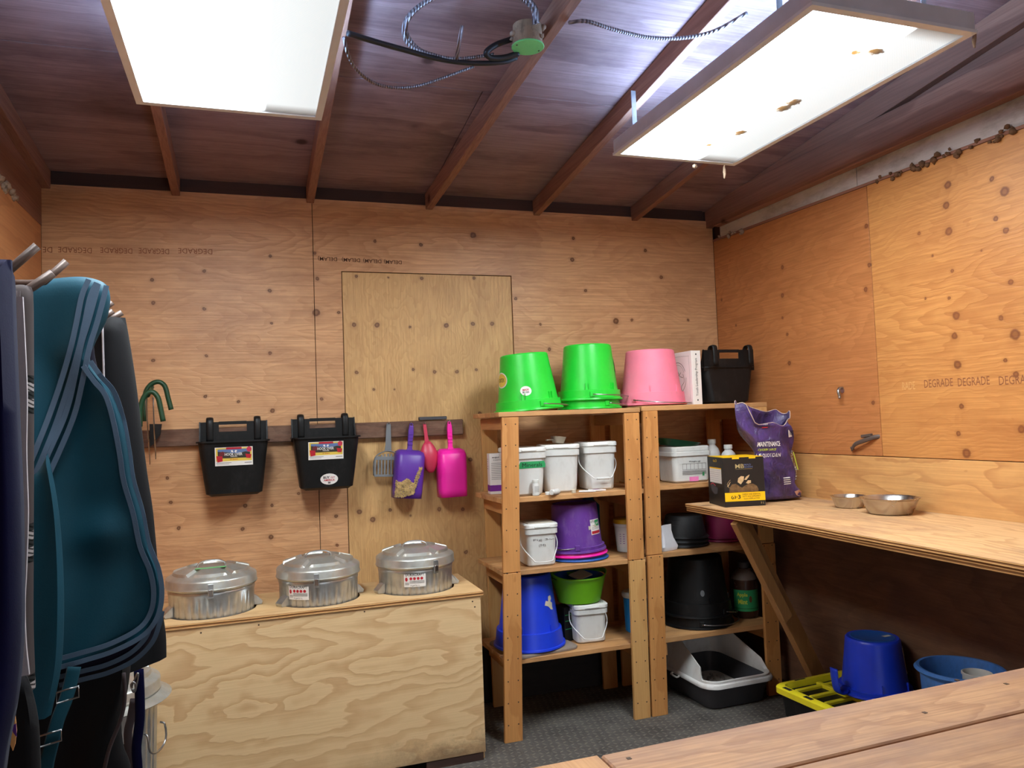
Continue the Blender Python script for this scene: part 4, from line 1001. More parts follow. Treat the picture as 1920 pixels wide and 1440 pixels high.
# ---- square white pails
def square_pail(name, label, loc, rz, w, d, h, mats=None, lid=True, bail=None, group=None, taper=.82, cat='pail', lidmat=None, band2=True):
    t = thing(name, label, cat, loc, rz, group)
    m = mats or M['white']
    wb, db, r = w * taper, d * taper, .028
    hb = h - (.026 if lid else 0)
    S_ = [(wb - .016, db - .016, r - .008, 0), (wb, db, r, .008)]
    for k in (.3, .6, .84): S_.append((wb + (w - .014 - wb) * k / .84, db + (d - .014 - db) * k / .84, r, hb * k))
    S_ += [(w, d, r, hb * .84 + .001), (w, d, r, hb * .97), (w - .008, d - .008, r, hb * .975), (w - .008, d - .008, r, hb)]
    if not lid: S_ += [(w - .014, d - .014, r, hb), (w - .02, d - .02, r, hb * .8), (wb - .006, db - .006, r, .012)]
    loft('pail', S_, m, t)
    if lid:
        loft('lid', [(w - .007, d - .007, r, hb - .002), (w + .004, d + .004, r, hb + .001), (w + .004, d + .004, r, hb + .016), (w - .004, d - .004, r, hb + .021), (w - .03, d - .03, r - .006, hb + .022), (w - .034, d - .034, r - .006, hb + .018)], lidmat or M['whitelid'], t)
        box('lid_tab', -.04, .04, -d / 2 - .006, -d / 2 + .004, hb + .002, hb + .010, lidmat or M['whitelid'], t, .002)
    if bail:
        zb, drop, dy, grip = bail
        x = w / 2 + .002
        pts = [(-x, -.0, zb), (-x - .006, dy * .4, zb - drop * .45), (-x * .62, dy * .9, zb - drop * .9), (-.035, dy, zb - drop), (.035, dy, zb - drop), (x * .62, dy * .9, zb - drop * .9), (x + .006, dy * .4, zb - drop * .45), (x, -.0, zb)]
        tube('bail', pts, .0026, M['wirewhite'], t, 8, 5)
        if grip: box('bail_grip', -.036, .036, dy - .006, dy + .006, zb - drop - .007, zb - drop + .006, M['white'], t, .004)
    fl_ = lambda yoff=0: (lambda a, b, h_: (a, -(db + (d - .014 - db) * (b / (hb * .84))) / 2 - h_, b))
    return t, fl_()
z2, z3, z4 = zsL[1] + .001, zsL[2] + .001, zsL[3] + .001
t, f = square_pail('square_pail', 'white square pail with green tape label reading Minerals, leftmost on its shelf', (1.292, 3.655, z2), .02, .195, .195, .240)
shape('masking_tape', [(-.052, .150), (-.044, .166), (.082, .166), (.088, .150), (.088, .134), (-.054, .132)], f, M['tape'], t, .0012)
fit('lettering', 'Minerals', .105, .020, f, M['ink'], t, (.018, .149), 0, .002)
t, f = square_pail('square_pail', 'white square pail with a clear scoop on its lid, middle of the shelf', (1.500, 3.690, z2), -.22, .196, .20, .246)
t, f = square_pail('square_pail', 'white square pail with its wire handle hanging down, beside the shelf post', (1.708, 3.685, z2), -.10, .180, .195, .250, bail=(.185, .125, -.108, True))
t, f = square_pail('square_pail', 'white pail with a dark label half hidden behind the other white pails', (1.430, 3.862, z2), .1, .15, .13, .215)
patch('label', -.06, .06, .03, .14, f, M['lbldark'], t, .0015); fit('lettering', 'Omega', .07, .018, f, M['violet'], t, (0, .1), .01, .0022)
# clear measuring scoop
sc = thing('measuring_scoop', 'small cloudy measuring scoop lying on the lid of the middle white pail', 'scoop', (1.50, 3.68, z2 + .2415), .25)
mc = NT('cloudy_plastic').set(.35, 0, .5); mc.col(srgb((206, 196, 176))); mc.b.inputs['Transmission Weight'].default_value = .35
o = loft('scoop_body', [(.05, .045, .012, 0), (.072, .058, .012, .034), (.070, .056, .011, .034), (.046, .04, .010, .004)], mc.m, sc); o.rotation_euler = (0, .12, 0); o.location.z = .004
tube('grip', [(-.030, 0, .022), (-.055, 0, .024), (-.072, 0, .022)], .006, mc.m, sc, 8, 3, flat=(.009, .004, (0, 1, 0)))
# supplement carton
t = thing('carton', 'white supplement carton with a purple band at the left end of the shelf', 'box', (1.20, 3.79, z2), -.12)
loft('carton_body', [(.088, .07, .002, 0), (.088, .07, .002, .205)], M['paper'], t, False)
f = planeY(0, -.035, 0); f2 = lambda a, b, h: (-.044 - h, -a, b)
M['purpleink'] = plastic('purple_print', (120, 40, 150), .6)
patch('label_print', -.044, .044, .014, .045, f, M['purpleink'], t, .0006); patch('label_print', -.035, .035, .014, .045, f2, M['purpleink'], t, .0006)
fit('lettering', 'equine', .06, .010, f, M['ink'], t, (0, .185), .02, .001); fit('lettering', 'support', .05, .007, f, M['inkgrey'], t, (0, .172), .01, .001)
lines('small_print', [(-.036, .036 - (k % 3) * .01, .155 - k * .009, .157 - k * .009) for k in range(10)], f, M['inkgrey'], t, .0008)
lines('small_print', [(-.026, .0 - (k % 3) * .004, .175 - k * .012, .177 - k * .012) for k in range(5)], f2, M['inkgrey'], t, .0008)
# pill bottles, caps, sachets
def pills(label, loc, rot, h=.078, r=.0175):
    t = thing('pill_bottle', label, 'bottle', loc, rot)
    lathe('bottle', [(0, 0), (r * .9, 0), (r, .002), (r, h * .68), (r * .85, h * .76), (r * .8, h * .78), (r * .8, h * .8), (0, h * .8)], M['white'], t, 24)
    lathe('cap', [(0, h * .78), (r * .92, h * .78), (r * .94, h * .8), (r * .94, h * .98), (r * .85, h), (0, h)], M['whitelid'], t, 24)
    fc = cyl(lambda z: r, -PI / 2, 0)
    lines('small_print', [(-.012, .012, .044 - k * .005, .0455 - k * .005) for k in range(6)], fc, M['inkgrey'], t, .0006); return t
pills('small white pill bottle standing in front of the Minerals pail', (1.318, 3.545, z2), (0, 0, 0))
pills('small white pill bottle lying on its side in front of the middle white pail', (1.432, 3.535, z2 + .014), (math.radians(90), 0, math.radians(-55)), .062, .014)
t = lathe('bottle_cap', [(0, 0), (.013, 0), (.0135, .002), (.0135, .013), (.012, .015), (0, .015)], M['whitelid'], None, 24, loc=(0, 0, 0)); t.location = (1.378, 3.54, z2); tag(t, 'white bottle cap lying flat between the two pill bottles', 'cap')
t = lathe('bottle_cap', [(0, 0), (.011, 0), (.0115, .002), (.0115, .016), (.010, .018), (0, .018)], M['paperoff'], None, 24); t.location = (1.518, 3.545, z2); tag(t, 'yellowish cap at the shelf edge right of the lying pill bottle', 'cap')
for i, (x, y, a) in enumerate(((1.600, 3.560, -.5), (1.655, 3.565, .3))):
    t = loft('sachet', [(.085, .045, .003, 0), (.084, .044, .003, .004 + .003 * i)], M['paper'], None, False); t.location = (x, y, z2 + .001); t.rotation_euler = (.0, .05 * i, a)
    tag(t, ['crumpled white sachet at the shelf edge, the left of two', 'white sachet with purple print at the shelf edge, the right of two'][i], 'sachet')
    if i: patch('label_print', -.03, .02, -.012, .012, lambda p, q, h: (p, q, .0075 + h), M['purpleink'], t, .0004)

# ---- third shelf
t, f = square_pail('square_pail', 'white pail with handwriting and a dusty lid, left on the third shelf', (1.349, 3.645, z3), -.04, .172, .19, .212, bail=(.165, .140, -.105, False), taper=.86)
mdl = plastic('dusty_clear_lid', (196, 186, 168), .5, .4, .6, (150, 136, 112), .2)
box('lid_inset', -.066, .066, -.074, .074, .2045, .2105, mdl, t, .003)
fit('lettering', 'Fig 3', .075, .013, f, M['inkgrey'], t, (-.008, .128), 0, .0016); stroke('lettering', [(.032, .128), (.04, .131), (.048, .127), (.056, .130), (.064, .128)], .0015, f, M['inkgrey'], t, .0016); fit('lettering', '(M)', .036, .016, f, M['inkgrey'], t, (0, .100), 0, .0016)
def pan(name, label, loc, rb, rt, h, mat, rot=0, inv=False, bead=.006, cat='tub'):
    t = thing(name, label, cat, loc, rot if isinstance(rot, tuple) else (0, 0, rot))
    P = [(0, .004), (rb * .9, .004), (rb * .93, 0), (rb, .005), (rt - bead, h - bead * 2), (rt, h - bead * 2), (rt + bead, h - bead), (rt, h), (rt - bead, h - .001), (rt - bead - .003, h - bead * 2), (rb - .004, .009), (0, .008)]
    if inv: P = [(r, h - z) for r, z in P]
    lathe('shell', P, mat, t, 64); return t
pan('feed_tub', 'mid-blue bucket rim at the bottom of the stack under the purple bucket', (1.588, 3.695, z3), .07, .156, .17, M['bluelt'], 0, True)
pan('feed_tub', 'pink bucket rim between the purple bucket and the blue rim', (1.586, 3.690, z3 + .022), .07, .152, .17, M['hotpink'], (.0, -.03, 0), True)
t, rf = bucket('feed_bucket', 'dusty purple bucket upside down on the stack, third shelf', (1.584, 3.688, z3 + .042), .116, .146, .240, M['purplep'], True, (0, -.03, 0), 0, (1.2, 1, -.01, .14), band=.03)
f = cyl(rf, -PI / 2 + .35, 0)
patch('label', -.012, .062, .085, .160, f, M['paper'], t, .0015); patch('label_print', -.008, .058, .089, .103, f, M['redink'], t, .002); patch('label_print', .020, .058, .126, .156, f, M['green_lbl'], t, .002)
fit('lettering', 'LITTLE', .030, .010, f, M['ink'], t, (.006, .150), .02, .0024); fit('lettering', 'GIANT', .028, .010, f, M['paper'], t, (.040, .140), .02, .0026); lines('small_print', [(-.006, .052, .121 - k * .005, .1225 - k * .005) for k in range(3)], f, M['inkgrey'], t, .0022)
shape('torn_paper', [(-.026, .112), (.030, .118), (.026, .128), (.03, .136), (-.004, .130), (-.026, .132)], f, M['paperoff'], t, .0026)
t = thing('supplement_jar', 'white jar with an amber lid on the third shelf, half behind the post', 'jar', (1.892, 3.73, z3), 0)
lathe('jar', [(0, 0), (.048, 0), (.052, .004), (.062, .135), (.068, .137), (.068, .150), (.062, .152), (0, .152)], M['white'], t, 40)
lathe('lid', [(0, .150), (.067, .150), (.069, .153), (.066, .172), (.055, .178), (0, .178)], M['yellowlid'], t, 40)
f = cyl(lambda z: .052 + .01 * z / .135, -PI / 2 - .4, 0); patch('label', -.05, .05, .03, .11, f, M['ltgrey'], t, .001); lines('small_print', [(-.04, .03, .095 - k * .012, .098 - k * .012) for k in range(5)], f, M['purpleink'], t, .0016)
# blue-lidded jug deep on the third shelf
t = thing('water_jug', 'dark blue container in the shade at the back of the third shelf', 'jug', (1.748, 3.885, z3), 0)
loft('jug_body', [(.10, .07, .02, 0), (.11, .08, .02, .01), (.11, .08, .02, .24), (.06, .05, .02, .27), (.05, .04, .015, .29)], M['tealdk'], t)

# ---- fourth shelf
t = loft('folded_sheet', [(.36, .34, .05, 0), (.36, .34, .05, .008), (.34, .33, .05, .012)], plastic('grey_cloth_sheet', (140, 124, 112), .9), None); t.location = (1.328, 3.70, z4); t.rotation_euler = (0, 0, .12); tag(t, 'folded greyish sheet under the big blue bucket', 'sheet')
t, rf = bucket('feed_bucket', 'large royal blue bucket upside down with a torn label, fourth shelf', (1.311, 3.700, z4 + .013), .118, .176, .352, M['bluep'], True, (0, 0, 0), 1, None, band=.085, rimw=.014)
f = cyl(rf, -PI / 2 + .45, 0)
shape('torn_paper', [(-.022, .21), (-.012, .232), (.004, .226), (.008, .250), (.026, .252), (.030, .236), (.020, .224), (.034, .214), (.030, .196), (.034, .182), (.016, .186), (.004, .200), (-.006, .206)], f, M['paperoff'], t, .0015)
t = thing('carton', 'black and green carton behind the white pail on the fourth shelf', 'box', (1.535, 3.74, z4), .25)
loft('carton_body', [(.10, .09, .003, 0), (.10, .09, .003, .17)], M['black'], t, False); f = planeY(0, -.045, 0)
lines('label_print', [(-.045, .045, .10, .104), (-.045, .045, .06, .063), (-.045, .02, .13, .134)], f, M['green_lbl'], t, .0006)
t, f = square_pail('square_pail', 'white square pail with its wire handle down, under the lime green tub', (1.622, 3.690, z4), -.08, .180, .185, .198, bail=(.155, .130, -.10, False), taper=.86)
# lime flexible tub with two slot handles
t = thing('flexible_tub', 'lime green flexible tub with slot handles on top of the white pail', 'tub', (1.590, 3.70, z4 + .199), -.1)
vs, fs = [], []; seg = 64; zsn = [0, .004, .03, .07, .10, .118, .128, .150]
def tr(z): return .105 + .033 * z / .13
for i in range(seg):
    a = 2 * PI * i / seg; hs = abs(math.cos(a)) ** 6
    for j, z in enumerate(zsn):
        r = tr(z); zz = z - (0 if j < 6 else (1 - hs) * (.008 if j == 6 else .022)); vs.append(((r * 1.04) * math.cos(a), r * .96 * math.sin(a), zz))
m_ = len(zsn)
for i in range(seg):
    a = 2 * PI * (i + .5) / seg; k = (i + 1) % seg; slot = abs(math.cos(a)) > .93
    for j in range(m_ - 1):
        if j == 5 and slot: continue
        fs.append((i * m_ + j, k * m_ + j, k * m_ + j + 1, i * m_ + j + 1))
fs.append(tuple(i * m_ for i in range(seg)))
o = mesh('shell', vs, fs, M['limep'], t); o.modifiers.new('s', 'SOLIDIFY').thickness = .005; autosmooth(o, 40)
lathe('liner', [(.10, .03), (.128, .128), (.131, .128), (.104, .02), (0, .02)], M['bluelt'], t, 48)
pp = loft('folded_paper', [(.10, .08, .004, 0), (.098, .078, .004, .006)], M['paperoff'], None, False); pp.location = (1.60, 3.69, z4 + .325); pp.rotation_euler = (.2, -.12, .4); tag(pp, 'crumpled off-white paper lying in the lime green tub', 'paper')
t = thing('supplement_tub', 'blue tub with a white lid on the fourth shelf, half behind the post', 'tub', (1.925, 3.71, z4 ), 0)
lathe('tub', [(0, 0), (.060, 0), (.064, .004), (.070, .185), (0, .185)], plastic('cyan_blue_plastic', (24, 120, 190), .4), t, 40)
lathe('lid', [(0, .18), (.074, .18), (.077, .186), (.077, .20), (.07, .208), (0, .208)], M['whitelid'], t, 40)

# ================================================================== RIGHT UNIT CONTENTS
# white ring binder with tree logo
t = thing('ring_binder', 'white ring binder standing on the shelf top between pink bucket and black feeder', 'binder', (2.262, 3.60, zt2), math.radians(3))
mbw = plastic('binder_white', (236, 230, 224), .4, .5, 0, var=.03)
box('spine', 0, .058, 0, .003, 0, .292, mbw, t, .001); box('cover', 0, .003, .003, .27, 0, .292, mbw, t, .001); box('cover', .055, .058, .003, .27, 0, .292, mbw, t, .001)
bpy.context.view_layer.update()
box('pages', .006, .050, .02, .25, .008, .284, M['paperoff'], t, 0)
f = planeY(0, 0, 0); fit('lettering', 'Youth Leadership Program', .205, .020, f, M['ink'], t, (.029, .148), 0, .0008, rot=PI / 2)
for z in (.024, .272): oval('bullet', .004, .005, f, M['ink'], t, (.029, z), .0008, 12, 1)
fc = lambda a, b, h: (-h, .135 - a, b)
for r_, w_ in ((.078, .003), (.066, .0015)): stroke('logo_line', [(r_ * math.cos(q), .15 + r_ * 1.1 * math.sin(q)) for q in [x * PI / 8 for x in range(1, 8)]], w_, fc, M['inkgrey'], t, .0008)
olive = plastic('olive_ink', (110, 108, 70), .7)
for pts in (((.078, .15), (.07, .11), (.04, .075), (.02, .06), (.0, .075)), ((.05, .17), (.06, .13), (.03, .10), (.04, .07)), ((.03, .18), (.0, .15), (.01, .12), (-.02, .09)), ((0, .19), (.02, .16), (.05, .15)), ((-.02, .18), (-.03, .14), (0, .11), (.01, .08))): stroke('logo_line', pts, .003, fc, olive, t, .0008)
stroke('border_line', [(-.11, .03), (-.11, .24), (-.09, .265), (.09, .265), (.11, .24), (.11, .03)], .0012, fc, M['inkgrey'], t, .0006)

y2 = zsR[1] + .001; y3 = zsR[2] + .001; y4 = zsR[3] + .001
t, f = square_pail('rectangular_tub', 'white rectangular tub with printed label on the second right-hand shelf', (2.218, 3.66, y2), 0, .240, .20, .165, lid=False, taper=.88, cat='tub')
fit('lettering', 'Weight (g)', .07, .010, f, M['ink'], t, (.012, .108), .01, .0016)
lines('label_print', [(-.062 + k * .0235, -.060 + k * .0235, .066, .098) for k in range(7)] + [(-.062, .081, .097, .0985), (-.062, .081, .066, .0675)] + [(-.064, .082, .058 - k * .006, .0605 - k * .006) for k in range(4)], f, M['inkgrey'], t, .0014)
patch('price_tag', -.022, .034, .004, .028, f, plastic('pink_sticker', (236, 130, 190), .6), t, .0014); patch('label_print', .058, .070, .030, .050, f, M['green_lbl'], t, .0014, 1)
t, f = square_pail('rectangular_tub', 'second white rectangular tub nested in the printed one', (2.218, 3.66, y2 + .024), 0, .232, .192, .165, lid=False, taper=.84, cat='tub')
loft('contents', [(.19, .15, .02, .10), (.19, .15, .02, .12)], M['paperoff'], t)
# green dish lying in the tub
t = thing('green_dish', 'dark green dish resting tilted in the white rectangular tubs', 'dish', (2.190, 3.675, y2 + .186), (0, .16, 0))
loft('shell', [(.17, .12, .04, 0), (.22, .17, .05, .030), (.23, .18, .05, .034), (.21, .16, .05, .032), (.16, .11, .04, .004)], plastic('dark_green_plastic', (28, 92, 62), .35), t)
# white jugs behind carton
for x, y, h, l in ((2.455, 3.74, .215, 'translucent white jug on the second right-hand shelf, the one with wide shoulders'), (2.478, 3.62, .185, 'white bottle with narrow neck on the second right-hand shelf, partly behind the bag')):
    t = thing('white_bottle', l, 'bottle', (x, y, y2), 0); r = .042
    lathe('bottle', [(0, 0), (r, 0), (r + .002, .004), (r + .002, h * .62), (r * .8, h * .76), (r * .45, h * .84), (r * .42, h * .9), (0, h * .9)], M['ltgrey'] if h > .2 else M['white'], t, 32)
    lathe('cap', [(0, h * .88), (r * .55, h * .88), (r * .55, h * .99), (r * .48, h), (0, h)], M['whitelid'], t, 24)
# third right shelf: black rubber pans, plastic bag, burgundy bucket
for k in range(3):
    pan('rubber_feed_pan', ['black rubber pan at the bottom of the upside-down stack', 'black rubber pan in the middle of the upside-down stack', 'black rubber pan on top of the upside-down stack'][k] + ', third right-hand shelf', (2.205 + .004 * k, 3.68, y3 + .020 * k), .102 - .002 * k, .132 - .003 * k, .120, M['rubber'], (0, .02 * (k - 1), 0), True, .007, 'feed pan')
t, rf = bucket('feed_bucket', 'burgundy bucket upside down at the right of the black rubber pans', (2.465, 3.70, y3), .080, .104, .185, M['burg'], True, (0, 0, 0), 0, None, band=.02, rimw=.006)
pb = thing('plastic_bag', 'clear zip bag of white powder at the left front of the third right-hand shelf', 'bag', (2.045, 3.575, y3), .3)
loft('bag_body', [(.11, .06, .02, 0), (.12, .07, .02, .02), (.09, .04, .02, .06), (.07, .012, .004, .10), (.075, .006, .002, .13)], plastic('bag_white', (220, 216, 220), .3), pb)
# fourth right shelf
for k, (dz, l) in enumerate(((0, 'large black bucket, lower of the nested upside-down pair on the lowest right-hand shelf'), (.055, 'large black bucket, upper of the nested upside-down pair on the lowest right-hand shelf'))):
    t, rf = bucket('feed_bucket', l, (2.298, 3.725, y4 + dz), .142, .19, .305, M['black'], True, (0, 0, .4 * k), 1 if k else 0, (-2.0 + .35 * k, 1, -.012 - .035 * k, .200) , band=.075)
f = cyl(rf, -PI / 2 - .75, 0); oval('sticker', .011, .016, f, M['grey'], t, (0, .13), .0015)
t = thing('supplement_jug', 'dark brown jug with a green label on the lowest right-hand shelf', 'jug', (2.592, 3.70, y4), 0)
mbj = plastic('brown_jug_plastic', (58, 34, 26), .25, .6)
lathe('jug_body', [(0, 0), (.066, 0), (.07, .006), (.071, .20), (.066, .222), (.045, .248), (.026, .262), (.026, .275), (0, .275)], mbj, t, 48)
lathe('cap', [(0, .268), (.030, .268), (.030, .296), (.026, .300), (0, .300)], M['darkgrey'], t, 32)
lathe('shoulder_dust', [(.0705, .201), (.0665, .2225), (.0455, .2485), (.027, .262)], plastic('dusty_shoulder', (112, 96, 88), .6), t, 48)
f = cyl(lambda z: .0712, -PI / 2 - .35, 0); patch('label', -.085, .085, .04, .155, f, M['green_lbl'], t, .001, 16)
patch('label_print', -.085, .085, .052, .058, f, plastic('deep_green_ink', (20, 110, 60), .6), t, .0016, 16)
M['applegreen'] = plastic('yellow_green_print', (190, 200, 60), .6); M['appleb'] = plastic('brown_print', (96, 66, 30), .6)
fit('lettering', 'Apple', .058, .026, f, M['applegreen'], t, (-.032, .128), .03, .0020); fit('lettering', 'Mint', .050, .026, f, M['applegreen'], t, (-.030, .092), .03, .0020)
oval('label_print', .008, .018, f, M['appleb'], t, (.012, .106), .0018)
tube('jug_handle', [(.02, -.02, .262), (.045, -.03, .25), (.055, -.03, .22)], .006, mbj, t, 8, 4)
# jar mouth wire on shelf: none

# ================================================================== LITTER PAN
t = thing('litter_pan', 'dark grey cat litter pan with a pale grey high-sided rim on the floor', 'litter pan', (2.343, 3.675, 0), math.radians(1)); t.scale = (.95, 1, 1)
loft('base', [(.34, .44, .05, 0), (.365, .465, .06, .01), (.415, .53, .07, .125), (.420, .535, .07, .128), (.405, .52, .07, .128), (.352, .452, .055, .016)], M['darkgrey'], t)
loft('litter', [(.352, .452, .055, .018), (.360, .46, .055, .03)], M['ltgrey'], t)
rnd = random.Random(2)
lit = []
me = bpy.data.meshes.new('litter_clump'); bm = bmesh.new()
for i in range(70):
    v = bmesh.ops.create_icosphere(bm, subdivisions=1, radius=rnd.uniform(.006, .02))['verts']; c = Vector((rnd.uniform(-.14, .14), rnd.uniform(-.19, .19), .032))
    for q in v: q.co = q.co * rnd.uniform(.7, 1.2) + c
bm.to_mesh(me); bm.free(); tag(link('litter_clumps', me, M['litter'], t), kind='stuff')
# rim and shroud: a band that follows the rim, low at the front
N = 96; out = rr(.445, .555, .085, 23); n = len(out)
vs, fs = [], []
def hgt(x, y):
    y_ = (y + .2775)             # distance from the front
    k = max(0, min(1, (y_ - .060) / .07)); k = k * k * (3 - 2 * k)
    return .012 + .182 * k
for (x, y) in out:
    H_ = hgt(x, y); q = 1 - .20 * (H_ - .012) / .15; qx = q
    nx, ny = x * qx, y * (1 - .12 * (H_ - .012) / .15)
    vs += [(x * 1.02, y * 1.02, .118), (x * 1.03, y * 1.02, .126), (x * 1.01, y * 1.01, .136), (x * .965, y * .972, .140), (nx * .97, ny * .98, .140 + H_ * .9), (nx * .955, ny * .965, .140 + H_), (nx * .92, ny * .935, .140 + H_ * .99), (nx * .90, ny * .92, .140 + H_ * .9), (x * .90, y * .92, .132)]
k_ = 9
for i in range(n):
    j = (i + 1) % n
    for a in range(k_ - 1): fs.append((i * k_ + a, j * k_ + a, j * k_ + a + 1, i * k_ + a + 1))
o = mesh('shroud', vs, fs, M['ltgrey'], t); autosmooth(o, 50); o['label'] = 'pale grey splash rim stained brown'
tube('rim_clip', [(-.235, -.03, .126), (-.250, -.03, .12), (-.250, .03, .12), (-.235, .03, .126)], .005, M['ltgrey'], t, 8, 2)

# ================================================================== ON THE COUNTER
zc = 1.048
# black supplement carton: front-left foot (2.213,3.227)
A, B_, Cc = Vector((2.213, 3.227)), Vector((2.366, 3.165)), Vector((2.187, 3.391))
A = Vector((2.158, 3.200)); ang = math.radians(-12); wd = .205; dp = .205
t = thing('supplement_box', 'black supplement box with a yellow stripe on the end of the counter', 'box', (A.x, A.y, zc), ang)
H = .236
mbk = plastic('printed_black_card', (34, 31, 31), .45, .4, 0, var=.06)
# side face leans back a little less than square, as in the photo
loft('carton_body', [(wd, dp, .002, 0, wd / 2, dp / 2), (wd, dp, .002, H, wd / 2, dp / 2)], mbk, t, False)
M['boxyellow'] = plastic('yellow_print', (250, 198, 14), .5); M['gold'] = plastic('gold_print', (190, 170, 120), .5); M['bluegrey'] = plastic('blue_grey_print', (96, 108, 150), .5)
f = lambda a, b, h: (a * 1.30 if a < .1575 else a, -h, b); fs_ = lambda a, b, h: (-h, dp / 2 - a * 1.25, b)
patch('label_print', .001, (wd - .001) / 1.3, .026, .068, f, M['boxyellow'], t, .0006, 1)
fit('lettering', '\u03c9\u00b73', .036, .020, f, M['ink'], t, (.043, .047), .02, .0012)
for k, s in enumerate(('ENERGY AND ESSENTIAL', 'FATTY ACID SUPPLEMENT', 'Source of EPA and DHA')): fit('lettering', s, .070 - .008 * (k == 2), .0075, f, M['ink'], t, (.104, .058 - .0105 * k), .0, .0012)
fit('lettering', '5 L', .013, .009, f, M['gold'], t, (.145, .014), .01, .0012)
fit('lettering', 'MB', .034, .020, f, M['gold'], t, (.063, .194), .01, .0012); fit('lettering', 'MAD', .026, .008, f, M['bluegrey'], t, (.094, .200), .01, .0012); fit('lettering', 'BARN', .032, .008, f, M['bluegrey'], t, (.097, .189), .01, .0012)
lines('label_print', [(.046, .112, .1795, .1803)], f, M['gold'], t, .001, 1)
# picture: two brown rounded seed mounds and pale petals
M['seed'] = plastic('brown_seed_print', (128, 98, 66), .6, .3, .5, (80, 60, 40), .4, scale=60); M['petal'] = plastic('pale_petal_print', (216, 184, 140), .6, .3, .5, (150, 110, 70), .2, scale=60)
shape('label_print', [(.018, .070), (.020, .092), (.030, .108), (.045, .110), (.058, .098), (.068, .090), (.078, .098), (.094, .108), (.112, .107), (.126, .096), (.132, .080), (.132, .070)], f, M['seed'], t, .0009)
for pts in (((.052, .118), (.055, .136), (.066, .146), (.078, .144), (.076, .124), (.064, .106)), ((.078, .128), (.086, .142), (.100, .152), (.096, .140), (.086, .126)), ((.084, .112), (.092, .124), (.104, .124), (.104, .112), (.092, .108)), ((.010, .096), (.022, .118), (.026, .122), (.016, .100))): shape('label_print', pts, f, M['petal'], t, .0013)
stroke('label_print', [(.018, .092), (.012, .11), (.024, .13)], .0012, f, M['petal'], t, .0012)
shape('label_print', [(-.060, .180), (.060, .180), (.060, .110), (-.060, .110)], fs_, M['paper'], t, .0006); patch('label_print', -.060, .060, .180, .186, fs_, M['boxyellow'], t, .0007, 1)
lines('small_print', [(-.056, .056, .172 - k * .010, .1728 - k * .010) for k in range(7)], fs_, M['inkgrey'], t, .001, 1)
fit('lettering', '\u03c93', .036, .014, fs_, M['boxyellow'], t, (-.0, .220), .01, .001)
shape('label_print', [(-.055, .095), (-.03, .102), (-.008, .092), (.018, .085), (.012, .058), (-.02, .052), (-.05, .070)], fs_, M['darkgrey'], t, .0008); stroke('label_print', [(-.055, .098), (-.03, .106), (-.004, .095)], .004, fs_, M['rose'], t, .0011)
patch('label_print', .0, wd, -.001, .001, lambda a, b, h: (a, .004 + b * 3, H + h), M['boxyellow'], t, .0006, 1)
for a0, a1 in ((.035, .062), (.100, .126)): patch('label_print', a0, a1, H - .007, H, f, M['boxyellow'], t, .0008, 1)
mbt = hexa('top_flap', boxv(.002, wd - .002, .003, dp - .003, H + .0005, H + .002), M['boxyellow'], t, 0)

# purple kibble bag
def bagmat():
    m = NT('glossy_purple_bag').set(.28, 0, .6)
    n = m.noise(m.co, 9, 4, .6, .6); m.col(m.mix(m.ramp(n, [(.35, BW[0]), (.65, BW[1])]), srgb((44, 32, 62)), srgb((84, 62, 126))))
    m.bump(m.noise(m.map((1, 1, .6)), 22, 5, .65, 1.2), .9, .012); return m.m
t = thing('pet_food_bag', 'open purple pet food bag slumped behind the black supplement box', 'bag', (2.535, 3.300, zc), 0)
vs, fs = [], []; n = 48; R_ = 26
rnd = random.Random(5)
def bagp(i, j):
    a = 2 * PI * i / n; v = j / (R_ - 1); z = .012 + v * .45
    c, s = math.cos(a), math.sin(a)
    w_ = .120 - .015 * math.sin(v * PI) * (1 if c > 0 else .4) + (.010 if v < .1 else 0); d_ = .062 - .020 * v
    x = w_ * math.copysign(abs(c) ** .75, c); y = d_ * math.copysign(abs(s) ** .8, s)
    # leaning, creases, waist towards the bottom right
    x += -.02 * v - (.085 * max(0, min(1, (v - .52) / .35)) * max(0, -c)); x -= .022 * math.exp(-((v - .17) / .06) ** 2) * (c > 0) * c; x += .010 * math.sin(v * 13 + 2 * s)
    y += .008 * math.sin(v * 17 + a * 3) + .006 * math.sin(a * 5 + v * 9)
    # torn mouth: left corner high, dips in the middle
    if v > .8:
        k = (v - .8) / .2
        z += k * (.045 * max(0, -c) ** 2 - .02 * max(0, c) + .010 * math.sin(a * 7)) - k * .075 * max(0, -s) * (c > -.6)
        y *= 1 - .1 * k
    return (x, y, z)
for i in range(n):
    for j in range(R_): vs.append(bagp(i, j))
for i in range(n):
    for j in range(R_ - 1): fs.append((i * R_ + j, (i + 1) % n * R_ + j, (i + 1) % n * R_ + j + 1, i * R_ + j + 1))
fs.append(tuple(i * R_ for i in range(n)))
o = mesh('bag_body', vs, fs, bagmat(), t, True); sd = o.modifiers.new('s', 'SOLIDIFY'); sd.thickness = .0015
tube('torn_edge', [bagp(i, R_ - 1) for i in range(0, n, 2)], .0022, plastic('torn_film_edge', (200, 176, 164), .6), t, 6, 2, True)
lathe('inside', [(0, .36), (.05, .36), (.09, .37)], M['lining'], t, 24).scale = (1, .5, 1)
def fbag(a, b, h):      # front of the bag, a = x, b = z
    best = None
    v = max(0, min(1, (b - .012) / .44)); j = v * (R_ - 1); j0 = int(j)
    cand = [bagp(i, j0) for i in range(n // 2, n + 1)]
    cand.sort(key=lambda p: abs(p[0] - a)); p, q = cand[0], cand[1]
    k = 0 if abs(q[0] - p[0]) < 1e-6 else max(-.5, min(1.2, (a - p[0]) / (q[0] - p[0]))); y = p[1] + (q[1] - p[1]) * k
    return (a, y - h - .003, b)
